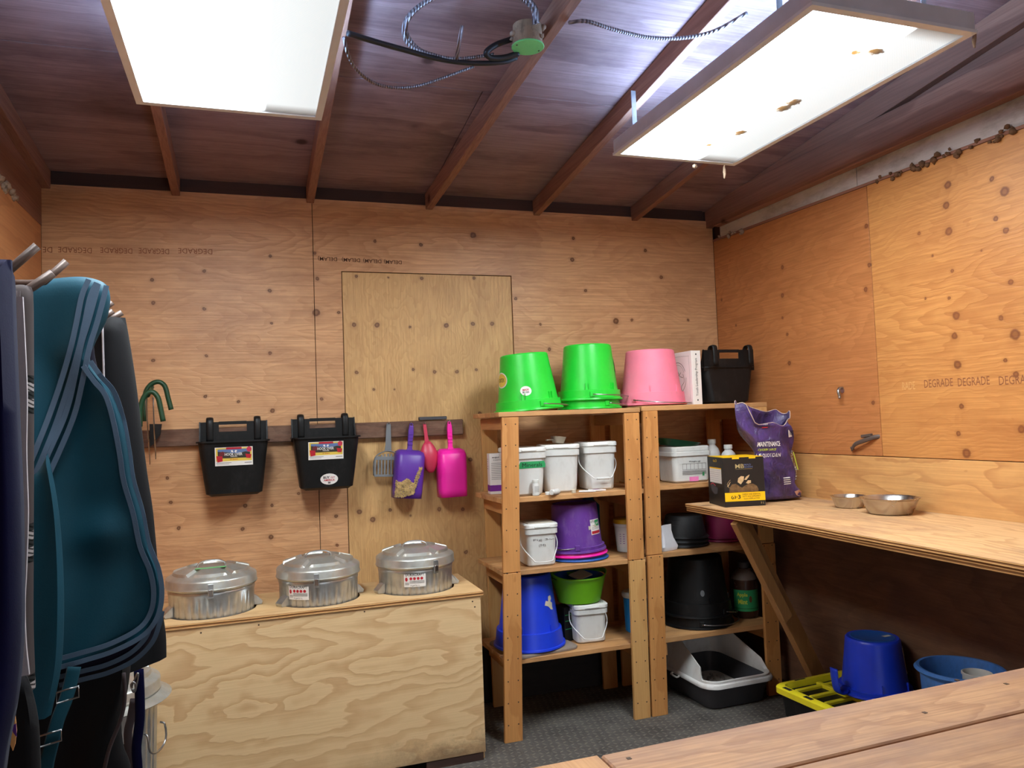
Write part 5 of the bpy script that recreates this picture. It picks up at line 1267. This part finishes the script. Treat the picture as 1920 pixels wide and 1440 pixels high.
wh = M['paper']
fit('lettering', 'MAINTENANCE', .115, .024, fbag, wh, t, (-.070, .290), .01, .002)
fit('lettering', 'CHICKEN & RICE', .085, .012, fbag, M['applegreen'], t, (-.080, .262), .02, .002)
fit('lettering', 'LE QUOTIDIEN', .115, .022, fbag, wh, t, (-.070, .232), .01, .002)
fit('lettering', 'ADULT', .030, .014, fbag, wh, t, (-.085, .385), .03, .002); patch('label_print', -.10, -.07, .371, .375, fbag, M['redink'], t, .002, 2)
fit('lettering', 'MAINTENANCE CAT', .15, .016, fbag, wh, t, (.098, .175), .01, .003, rot=PI / 2 - .08)
fit('lettering', 'FORMULA', .035, .008, fbag, wh, t, (.080, .185), .02, .003, rot=PI / 2 - .08)
lines('label_print', [(.112, .118, .15, .24)], fbag, M['applegreen'], t, .003, 1)
shape('barcode_label', [(.055, .355), (.092, .360), (.098, .322), (.062, .318)], fbag, wh, t, .003)
lines('barcode', [(.066, .086, .330 + k * .006, .333 + k * .006) for k in range(4)], fbag, M['ink'], t, .004, 1)
lines('small_print', [(-.01, .040, .115 - k * .010, .119 - k * .010) for k in range(4)], fbag, wh, t, .003, 2)
shape('label_print', [(.06, .045), (.09, .052), (.118, .040), (.125, .022), (.095, .018), (.075, .026)], fbag, plastic('peach_print', (206, 160, 140), .5), t, .004)

# steel bowls
def bowl(label, x, y, r, h):
    t = thing('steel_bowl', label, 'bowl', (x, y, zc), 0)
    P = [(0, .003), (r * .62, .003), (r * .66, 0), (r * .70, .001), (r * .75, .006), (r * .93, h - .010), (r * .98, h - .004), (r, h - .003), (r + .002, h), (r * .98, h + .001), (r * .91, h - .006), (r * .73, .009), (r * .66, .006), (0, .006)]
    lathe('bowl', P, M['steel'], t, 72); return t
bowl('larger stainless steel bowl on the counter by the right wall', 2.578, 2.61, .118, .068)
bowl('smaller stainless steel bowl on the counter, half behind the larger one', 2.600, 2.872, .080, .052)
# chrome hook and dark hook on the right wall
p = onX(1580, 732, RX)
t = thing('wall_hook', 'shiny chrome bolt hook in the right wall above the bag', 'hook', (RX, p.y, p.z), 0)
tube('shank', [(0, 0, .012), (-.02, -.002, .010), (-.032, -.006, -.004), (-.030, -.010, -.030)], .007, M['wire'], t, 10, 4)
lathe('nut', [(0, -.004), (.013, -.004), (.013, .005), (0, .005)], M['wire'], t, 6, smooth=False).rotation_euler = (0, PI / 2, 0)
blob('bolt_tip', (-.030, -.010, -.034), .007, M['wire'], t, 2, .02)
p = onX(1650, 818, RX); q = onX(1602, 840, RX)
t = thing('wall_hook', 'curved dark metal hook sticking out of the seam of the right wall above the bowls', 'hook', (RX, p.y, p.z), 0)
dy, dz_ = q.y - p.y, q.z - p.z
tube('hook_arm', [(.004, 0, 0), (-.012, dy * .2, dz_ * .10), (-.022, dy * .5, dz_ * .38), (-.024, dy * .8, dz_ * .66), (-.016, dy * 1.0, dz_ * 1.1), (-.010, dy * 1.0, dz_ * .95)], .008, M['rod'], t, 8, 5, flat=(.010, .004, (0, 0, 1)))
box('hook_tang', -.018, .0, .04, .10, .004, .018, M['rod'], t, .002).rotation_euler = (-.12, 0, 0)

# ================================================================== FLOOR, right corner
t = thing('storage_tote', 'black storage tote with a recessed yellow lid, left of the foreground table end', 'storage tote', (2.475, 2.785, 0), .06); t.scale = (1, .8, 1)
loft('tote_body', [(.36, .52, .04, 0), (.365, .525, .04, .01), (.41, .58, .04, .225), (.425, .60, .04, .230)], M['black'], t)
loft('lid', [(.435, .615, .05, .222), (.445, .625, .05, .226), (.445, .625, .05, .250), (.435, .615, .05, .255), (.38, .56, .04, .256), (.365, .545, .035, .226), (.30, .46, .03, .224)], M['yellow'], t)
for yy in (-.24, -.13, -.02, .09, .20): box('lid_rib', -.16, .16, yy, yy + .022, .224, .244, M['yellow'], t, .004)
box('lid_rib', -.012, .012, -.25, .25, .224, .246, M['yellow'], t, .004)
boxes('lid_slot', [(-.215, -.195, .18, .24, .2505, .2558), (-.215, -.195, .02, .08, .2505, .2558), (-.10, -.04, .290, .303, .2505, .2558)], M['ink'], t)
t, rf = bucket('hook_over_pail', 'royal blue pail upside down on the yellow tote lid', (2.583, 2.76, .258), .112, .150, .235, M['bluep'], True, (0, 0, 0), 1, None, band=.03, rimw=.010)
lathe('base_recess', [(0, .2352), (.085, .2352), (.088, .237), (.094, .2355)], M['bluelt'], t, 48)
tube('pail_hook', [(-.140, .02, .03), (-.17, .01, .015), (-.205, 0, .03), (-.215, 0, .08), (-.218, 0, .125)], .01, M['bluep'], t, 8, 5, flat=(.024, .008, (0, 1, 0)))
f = cyl(rf, -PI / 2 + .95, 0); patch('label', -.045, .045, .09, .20, f, M['paper'], t, .0012); patch('label_print', -.038, .038, .10, .165, f, M['lblmaroon'], t, .0017); lines('small_print', [(-.035, .035, .175 + k * .007, .178 + k * .007) for k in range(3)], f, M['inkgrey'], t, .0017)
lines('small_sticker', [(.03, .07, .0, .02)], lambda a, b, h: (a, -.04 + b, .2375 + h), M['ltgrey'], t, .0005)
t = pan('muck_tub', 'dusty light blue tub on the floor behind the foreground table', (2.578, 2.31, 0), .120, .152, .488, M['tubblue'], 0, False, .010)
t.children[0].name = 'tub_shell'
t = thing('white_jar', 'white round container standing inside the light blue tub', 'container', (2.612, 2.268, .010), 0); t.scale = (.9, .9, .92)
lathe('jar', [(0, 0), (.046, 0), (.05, .005), (.056, .495), (.060, .497), (.060, .505), (.055, .507), (.050, .495), (.045, .01), (0, .01)], M['whitelid'], t, 40)
lathe('contents', [(0, .45), (.049, .45)], M['paperoff'], t, 32)

# ================================================================== ELECTRICS under the roof
t = thing('junction_box', 'round metal junction box with a mint green cover under a rafter', 'junction box', (.937, 2.43, 2.790), 0)
lathe('box_body', [(.0, .075), (.050, .075), (.052, .003), (.0, .003)], M['jbside'], t, 8 * 4, smooth=False)
lathe('cover', [(0, .003), (.056, .003), (.057, 0), (.055, -.002), (0, -.002)], M['jbcover'], t, 32, smooth=False)
for sx in (-1, 1): blob('screw', (sx * .044, .01 * sx, -.003), .004, M['nail'], t, 1, .1, (1, 1, .4))
for k in range(9): blob('dirt_nest', (.055 * math.cos(k * .5 - .8), .055 * math.sin(k * .5 - .8), .035 + random.uniform(-.02, .035)), random.uniform(.008, .014), M['fluff'], t, 1, .4)
def P3(u, v, z): q = onZ(u, v, z); return (q.x, q.y, q.z)
def cable(name, label, pts, r, mat): tag(tube(name, [P3(*p) for p in pts], r, mat, None, 8, 8), label, 'cable')
cable('armoured_cable', 'armoured cable looping left of the junction box', [(925, 102, 2.79), (885, 108, 2.76), (845, 110, 2.74), (800, 100, 2.74), (765, 82, 2.76), (757, 50, 2.80), (775, 20, 2.84), (820, -10, 2.88), (880, -40, 2.9)], .0065, M['conduit'])
cable('armoured_cable', 'second armoured cable of the loop left of the junction box', [(830, 108, 2.755), (785, 92, 2.76), (762, 60, 2.79), (770, 30, 2.82), (800, 4, 2.86), (850, -20, 2.89)], .0065, M['conduit'])
cable('armoured_cable', 'armoured cable entering the top of the junction box from the left', [(1002, 46, 2.83), (1000, 20, 2.87), (985, 2, 2.90), (960, -14, 2.91)], .0075, M['conduit'])
cable('armoured_cable', 'armoured cable entering the top of the junction box from the right', [(1008, 44, 2.83), (1005, 18, 2.87), (990, -2, 2.90), (970, -20, 2.91)], .0075, M['conduit'])
cable('armoured_cable', 'armoured cable running from the rafters to the right-hand light', [(1068, 42, 2.86), (1100, 40, 2.82), (1150, 55, 2.80), (1215, 70, 2.80), (1280, 71, 2.80), (1340, 58, 2.80), (1400, 25, 2.80)], .0065, M['conduit'])
cable('armoured_cable', 'armoured cable sagging beside the left-hand light', [(645, 70, 2.70), (652, 100, 2.68), (668, 130, 2.68), (700, 155, 2.69), (735, 164, 2.70), (775, 163, 2.72), (820, 150, 2.76), (888, 125, 2.83)], .0055, M['conduit'])
cable('black_cable', 'black cable from the left-hand light to the junction box', [(652, 62, 2.70), (700, 77, 2.71), (760, 94, 2.72), (820, 110, 2.73), (880, 118, 2.74), (940, 117, 2.76), (968, 108, 2.788)], .009, M['cablebk'])
cable('black_cable', 'short black cable looped at the side of the junction box', [(958, 74, 2.83), (930, 84, 2.80), (912, 98, 2.77), (920, 108, 2.76), (945, 108, 2.77), (972, 100, 2.788)], .010, M['cablebk'])
tag(tube('cable_tie', [P3(867, 48, 2.80), P3(860, 85, 2.755), P3(855, 118, 2.735)], .004, M['conduit'], None, 6, 3, flat=(.006, .002, (1, 0, 0))), 'thin strap holding the looped cables up', 'strap')
# dust strings hanging from the right-hand fixture
def dust(label, u, v, L, y, r=.005):
    q = onY(u, v, y); pts = [(q.x + random.uniform(-.003, .003), q.y, q.z - L * k / 6) for k in range(7)]
    tag(tube('dust_string', pts, r, M['fluff'], None, 6, 3, rfun=lambda s: .4 + .8 * math.sin(PI * s) + .3 * random.random()), label, 'cobweb')
dust('dusty cobweb string hanging from the far corner of the right-hand light', 1358, 310, .060, 2.85)
dust('dusty cobweb string hanging from the near corner of the right-hand light', 1826, 58, .052, 1.69)
dust('tiny cobweb flake under the far edge of the right-hand light', 1303, 309, .012, 2.86, .008)

# ================================================================== RUG RACK and horse rugs on the left wall
rk = thing('rug_rack', 'brown steel rug rack with upturned arm tips on the left wall', 'rack', (LX, 2.1, 1.8), 0)
def arm(u, v, ub, vb, y, r=.008):
    """arm from the wall, tip bent up and outwards; (u,v) tip, (ub,vb) bend"""
    p, q = onY(u, v, y), onY(ub, vb, y)
    L = lambda a: (a[0] - LX, a[1] - 2.1, a[2] - 1.8)
    tube('rack_arm', [L((LX + .004, y, q.z)), L((q.x - .03, y, q.z)), L((q.x, y, q.z + .004)), L((p.x, y, p.z))], r, M['rod'], rk, 10, 1)
arm(70, 461, 18, 510, 1.72, .0085); arm(125, 490, 82, 532, 1.98, .0085); arm(99, 512, 45, 552, 1.86, .0095)
arm(211, 567, 198, 580, 2.42, .008); arm(212, 583, 196, 597, 2.36, .008); arm(229, 586, 208, 600, 2.46, .009)
box('wall_bar', .001, .012, -.50, .45, -.02, .02, M['rod'], rk, .002)

def coons(name, y0, T_, B__, L_, R__, mat, parent, thick=.05, folds=None, nu=28, nv=40, org=(0, 0, 0)):
    """cloth between four border curves given in the plane y=y0, with its own thickness and folds"""
    def curve(pts):
        P = [onY(u, v, y0) for u, v in pts]; P = smoothpath(P, 6)
        d = [0]
        for a, b in zip(P, P[1:]): d.append(d[-1] + (b - a).length)
        def g(s):
            s *= d[-1]
            for i in range(len(P) - 1):
                if s <= d[i + 1] + 1e-9: return P[i].lerp(P[i + 1], (s - d[i]) / max(1e-9, d[i + 1] - d[i]))
            return P[-1].copy()
        return g
    t_, b_, l_, r_ = curve(T_), curve(B__), curve(L_), curve(R__)
    def pt(u, v):
        p = t_(u) * (1 - v) + b_(u) * v + l_(v) * (1 - u) + r_(v) * u - (t_(0) * (1 - u) * (1 - v) + t_(1) * u * (1 - v) + b_(0) * (1 - u) * v + b_(1) * u * v)
        return p
    def prof(u, v):
        e = min(1, (1 - u) / .05); k = math.sqrt(max(0, 1 - (1 - e) ** 2)); e2 = min(1, v / .05 + .0); k2 = math.sqrt(max(0, 1 - (1 - e2) ** 2))
        return max(.08, min(k, k2))
    org = Vector(org)
    front, back = [], []
    for j in range(nv + 1):
        for i in range(nu + 1):
            u, v = i / nu, j / nv; p = pt(u, v); f_ = folds(u, v) if folds else 0
            k = prof(u, v); front.append(Vector((p.x, y0 - thick / 2 * k - f_ * k, p.z)) - org); back.append(Vector((p.x, y0 + thick / 2 * k, p.z)) - org)
    m_ = nu + 1; N_ = len(front); fs = []
    for j in range(nv):
        for i in range(nu):
            a = j * m_ + i; fs.append((a, a + 1, a + m_ + 1, a + m_)); fs.append((a + N_, a + m_ + N_, a + m_ + 1 + N_, a + 1 + N_))
    for i in range(nu): fs.append((i, i + N_, i + 1 + N_, i + 1)); a = nv * m_ + i; fs.append((a, a + 1, a + 1 + N_, a + N_))
    for j in range(nv): a = j * m_; fs.append((a, a + m_, a + m_ + N_, a + N_)); a += nu; fs.append((a, a + N_, a + m_ + N_, a + m_))
    o = mesh(name, front + back, fs, mat, parent, False)
    autosmooth(o, 60)
    def surf(x, z):      # front depth nearest to (x,z), world
        best = min(front, key=lambda p: (p.x + org.x - x) ** 2 + (p.z + org.z - z) ** 2); return best.y + org.y
    return o, surf
def binding(name, pts, w, surfs, y0, mat, parent, org, lift=.004, thick=.002):
    """tape sewn along a path on the cloth"""
    P = smoothpath([onY(u, v, y0) for u, v in pts], 6); vs, fs = [], []
    org = Vector(org)
    Y_ = [min(f_(p.x, p.z) for f_ in surfs) for p in P]; n0 = len(P)
    Y_ = [min(Y_[max(0, i - 4):i + 5]) for i in range(n0)]
    Y_ = [sum(Y_[max(0, i - 6):i + 7]) / len(Y_[max(0, i - 6):i + 7]) for i in range(n0)]
    for i, p in enumerate(P):
        t_ = (P[min(i + 1, n0 - 1)] - P[max(i - 1, 0)]).normalized(); n_ = Vector((-t_.z, 0, t_.x)) * w / 2
        for s_, dy in ((1, 0), (1, -thick), (-1, -thick), (-1, 0)): q = p + n_ * s_; vs.append(Vector((q.x, Y_[i] - lift + dy, q.z)) - org)
    for i in range(len(P) - 1):
        for k in range(4): fs.append((4 * i + k, 4 * i + (k + 1) % 4, 4 * i + 4 + (k + 1) % 4, 4 * i + 4 + k))
    return mesh(name, vs, fs, mat, parent, False)

# navy rug, nearest
oN = (-.62, 1.65, 1.0)
t = thing('horse_rug', 'navy blue horse rug hanging nearest, at the left edge of the picture', 'horse rug', oN)
YN = 1.65
coons('rug_cloth', YN, [(-190, 478), (-60, 484), (22, 488)], [(-190, 1520), (-60, 1520), (2, 1470)], [(-190, 478), (-190, 1000), (-190, 1520)], [(22, 488), (25, 600), (32, 780), (39, 950), (41, 1150), (37, 1240), (28, 1320), (12, 1400), (2, 1470)], M['navy'], t, .10, lambda u, v: .012 * math.sin(u * 14 + v * 3), org=oN)
t2 = thing('horse_rug', 'grey-brown plaid horse rug with white piping between navy and teal rugs', 'horse rug', (-.62, 1.84, 1.0))
o2 = (-.62, 1.84, 1.0)
_, s2 = coons('rug_cloth', 1.84, [(-150, 530), (0, 536), (40, 534), (58, 538)], [(-150, 1300), (0, 1300), (40, 1300), (66, 1290)], [(-150, 530), (-150, 900), (-150, 1300)], [(58, 538), (62, 560), (63, 800), (62, 1050), (62, 1180), (66, 1290)], M['plaid'], t2, .07, lambda u, v: .006 * math.sin(u * 11), org=o2)
_, s3 = coons('fleece_flap', 1.775, [(-150, 540), (0, 545), (38, 545)], [(-150, 1260), (0, 1260), (42, 1255)], [(-150, 540), (-150, 900), (-150, 1260)], [(38, 545), (43, 640), (47, 760), (47, 900), (46, 1020), (43, 1150), (42, 1255)], M['fleece'], t2, .03, None, org=o2)
binding('piping', [(41, 560), (45, 640), (49, 740), (48, 850), (51, 960), (48, 1060), (45, 1130), (47, 1200), (53, 1260)], .014, [lambda x, z: 1.765], 1.775, M['whitepipe'], t2, o2, .006, .008)
coons('lower_lining', 1.80, [(-100, 1240), (20, 1250), (52, 1270)], [(-100, 1560), (20, 1560), (80, 1540)], [(-100, 1240), (-100, 1560)], [(52, 1270), (62, 1300), (72, 1350), (76, 1420), (80, 1540)], M['blackcloth'], t2, .04, None, 12, 14, o2)
pz = lambda u, v, y: tuple(onY(u, v, y) - Vector(o2))
poly('printed_patch', [pz(*q, 1.765) for q in ((22, 1338), (28, 1340), (31, 1370), (28, 1396), (24, 1408), (17, 1390), (14, 1372))], M['orange'], t2, (0, .004, 0)); poly('printed_patch', [pz(*q, 1.763) for q in ((21, 1362), (30, 1357), (31, 1382), (25, 1374))], M['violet'], t2, (0, .002, 0))

# teal rug
YT = 2.10; oT = (-.55, YT, 1.1)
t3 = thing('horse_rug', 'large teal horse rug with pale blue striped binding', 'horse rug', oT)
fT = lambda u, v: .018 * math.sin(u * 7.5 - v * 2.2 + .6) * min(1, v * 3) + .010 * math.sin(u * 15 + v * 4) * v + .02 * math.exp(-((u - .75) / .16) ** 2 - ((v - .68) / .05) ** 2)
_, sB = coons('back_layer', YT + .06, [(-60, 560), (60, 545), (190, 545)], [(-60, 1310), (60, 1292), (160, 1262), (250, 1236)], [(-60, 560), (-60, 1000), (-60, 1310)], [(190, 545), (175, 620), (185, 700), (225, 790), (245, 900), (280, 1040), (300, 1130), (288, 1195), (250, 1236)], M['lining'], t3, .03, None, 20, 24, oT)
_, sT = coons('rug_cloth', YT, [(-60, 560), (40, 534), (90, 524), (150, 519), (186, 526), (202, 536)], [(-60, 1280), (60, 1252), (115, 1246), (170, 1232), (225, 1214), (262, 1196)], [(-60, 560), (-60, 950), (-60, 1280)], [(202, 536), (207, 560), (200, 600), (180, 640), (168, 676), (190, 708), (214, 738), (232, 790), (243, 850), (250, 900), (268, 960), (280, 1020), (298, 1064), (305, 1110), (298, 1155), (284, 1180), (262, 1196)], M['teal'], t3, .045, fT, 44, 60, oT)
_, sP = coons('side_panel', YT - .085, [(-60, 930), (30, 905), (70, 885), (90, 850)], [(-60, 1345), (40, 1345), (76, 1342), (96, 1340)], [(-60, 930), (-60, 1100), (-60, 1345)], [(90, 850), (106, 930), (115, 1010), (120, 1120), (116, 1240), (96, 1340)], M['teal'], t3, .035, lambda u, v: .01 * math.sin(u * 6 + v * 3), 20, 40, oT)
SS = [sT]
lb = M['lightblue']
def pair(c, off, w=.0118, surfs=SS, y=YT, n=('binding_stripe', 'binding_stripe')):
    P = [Vector((a, b)) for a, b in c]
    for s_ in (-1, 1):
        out_ = []
        for i, p in enumerate(P):
            d_ = (P[min(i + 1, len(P) - 1)] - P[max(i - 1, 0)]).normalized(); q = p + Vector((-d_.y, d_.x)) * off * s_; out_.append((q.x, q.y))
        binding('binding_stripe', out_, w, surfs, y, lb, t3, oT)
pair([(178, 531), (166, 560), (156, 610), (146, 655), (128, 715), (108, 775), (88, 832), (66, 888)], 8)
pair([(196, 538), (190, 565), (178, 610), (166, 650), (152, 715), (136, 775), (112, 835), (78, 912)], 8)
pair([(168, 684), (188, 712), (210, 740), (225, 790), (236, 850), (243, 900), (260, 960), (272, 1020), (290, 1066), (297, 1110), (290, 1150), (266, 1182), (215, 1208), (160, 1224), (116, 1236)], 7.5, .0112, [sT])
pair([(298, 1142), (292, 1168), (280, 1198), (250, 1228), (205, 1250), (160, 1262), (112, 1274)], 7.5, .0112, [lambda x, z: YT + .040], YT + .05)
pair([(74, 1331), (96, 1331)], 6, .010, [sP])
# strap with buckles
So = lambda u, v, y: tuple(onY(u, v, y) - Vector(oT))
tube('strap', [So(139, 1250, 2.04), (So(131, 1285, 2.03)), So(122, 1315, 2.02), So(108, 1350, 2.01), So(99, 1385, 2.00), So(88, 1430, 2.0), So(82, 1480, 2.0)], .01, M['tealdk'], t3, 8, 4, flat=(.015, .0025, (1, 0, .25)))
for (u, v) in ((127, 1306), (94, 1388)):
    c = Vector(So(u, v, 1.995)); w_, h_ = (.022, .012)
    tube('buckle', [c + Vector((-w_, 0, -h_)), c + Vector((w_, 0, -h_ + .008)), c + Vector((w_, 0, h_ + .008)), c + Vector((-w_, 0, h_))], .0022, M['wire'], t3, 6, 1, True)

# black rug behind, right
YK = 2.44; oK = (-.5, YK, 1.1)
t4_ = thing('horse_rug', 'black horse rug hanging behind and right of the teal one', 'horse rug', oK)
_, sK = coons('rug_cloth', YK, [(-40, 600), (120, 598), (190, 594), (235, 596)], [(-40, 1290), (120, 1280), (240, 1255), (312, 1232)], [(-40, 600), (-40, 900), (-40, 1290)], [(235, 596), (243, 640), (254, 710), (264, 790), (275, 880), (287, 960), (296, 1060), (304, 1140), (311, 1190), (312, 1232)], M['blackcloth'], t4_, .07, lambda u, v: .014 * math.sin(u * 16 + v * 2), org=oK)
tube('edge_seam', [tuple(onY(u, v, YK - .05) - Vector(oK)) for u, v in ((192, 610), (194, 680), (196, 760))], .003, M['whitepipe'], t4_, 6, 3)
# lower black rug hanging beneath the teal one
YL = 2.26; oL = (-.5, YL, .7)
t5 = thing('horse_rug', 'black horse rug hanging lowest, under the hem of the teal one', 'horse rug', oL)
coons('rug_cloth', YL, [(-40, 1120), (120, 1120), (240, 1120)], [(-40, 1560), (100, 1560), (230, 1500)], [(-40, 1120), (-40, 1560)], [(240, 1120), (246, 1220), (240, 1290), (228, 1350), (232, 1400), (245, 1440), (230, 1500)], M['blackcloth'], t5, .06, lambda u, v: .012 * math.sin(u * 13 + v * 5), 24, 24, oL)
tube('edge_seam', [tuple(onY(u, v, YL - .045) - Vector(oL)) for u, v in ((232, 1262), (234, 1310), (226, 1350), (206, 1400), (196, 1440))], .005, M['fleece'], t5, 6, 4)
# navy lead rope / halter with snap
YH = 2.62; oH = (-.42, YH, .9)
t6 = thing('halter', 'navy webbing halter with metal snap hanging below the black rug', 'halter', oH)
Ho = lambda u, v, dy=0: tuple(onY(u, v, YH + dy) - Vector(oH))
tube('webbing', [Ho(260, 1255), Ho(262, 1300), Ho(262, 1350), Ho(256, 1400), Ho(258, 1440), Ho(258, 1490)], .01, M['navy'], t6, 8, 4, flat=(.014, .004, (1, 0, 0)))
tube('webbing', [Ho(252, 1310, .03), Ho(246, 1345, .03), Ho(240, 1375, .03), Ho(244, 1430, .03), Ho(250, 1480, .03)], .01, M['fleece'], t6, 8, 4, flat=(.012, .004, (1, 0, 0)))
tube('snap', [Ho(258, 1262, -.01), Ho(252, 1275, -.01), Ho(247, 1290, -.01), Ho(252, 1298, -.01), Ho(256, 1285, -.01), Ho(259, 1268, -.01)], .003, M['wire'], t6, 6, 3, True)
tube('ring', [Ho(250 + 5 * math.cos(a), 1286 + 7 * math.sin(a), -.015) for a in [k * PI / 4 for k in range(8)]], .0022, M['wire'], t6, 6, 2, True)
coons('cloth_flap', YH + .05, [(225, 1400), (245, 1390), (262, 1395)], [(225, 1520), (245, 1520), (266, 1510)], [(225, 1400), (225, 1520)], [(262, 1395), (264, 1430), (266, 1510)], M['navy'], t6, .04, None, 10, 12, oH)
# bright green hook rack, dark sling, on the back wall at the rail end
t = thing('saddle_rack', 'green coated steel double hook rack beside the black rug, on the back wall', 'rack', (-.45, D - .002, 1.55), 0)
g = lambda u, v, y: tuple(onY(u, v, y) - Vector((-.45, D - .002, 1.55)))
for pts, y in (([(272, 790), (272, 742), (282, 722), (297, 716), (309, 724), (315, 745), (321, 768)], 3.80), ([(262, 800), (264, 762), (273, 740), (286, 735), (296, 745), (301, 765), (306, 790)], 3.62)):
    tube('rack_hook', [g(u, v, y) for u, v in pts], .008, M['greensteel'], t, 10, 5, flat=(.017, .011, (0, 1, 0)))
tube('rack_bar', [g(285, 726, 4.03), g(285, 727, 3.80), g(277, 742, 3.62)], .009, M['greensteel'], t, 8, 2)
tube('rack_wire', [g(273, 745, 3.66), g(276, 790, 3.7), g(280, 850, 3.9), g(281, 870, 4.0)], .003, M['wire'], t, 6, 3); tube('rack_wire', [g(287, 745, 3.66), g(289, 800, 3.7), g(291, 840, 3.9), g(292, 860, 4.0)], .003, M['wire'], t, 6, 3)
poly('bracket_plate', [g(280, 795, 3.97), g(303, 795, 3.97), g(300, 815, 3.97), (g(288, 832, 3.97)), g(281, 838, 3.97)], M['black'], t, (0, .02, 0))
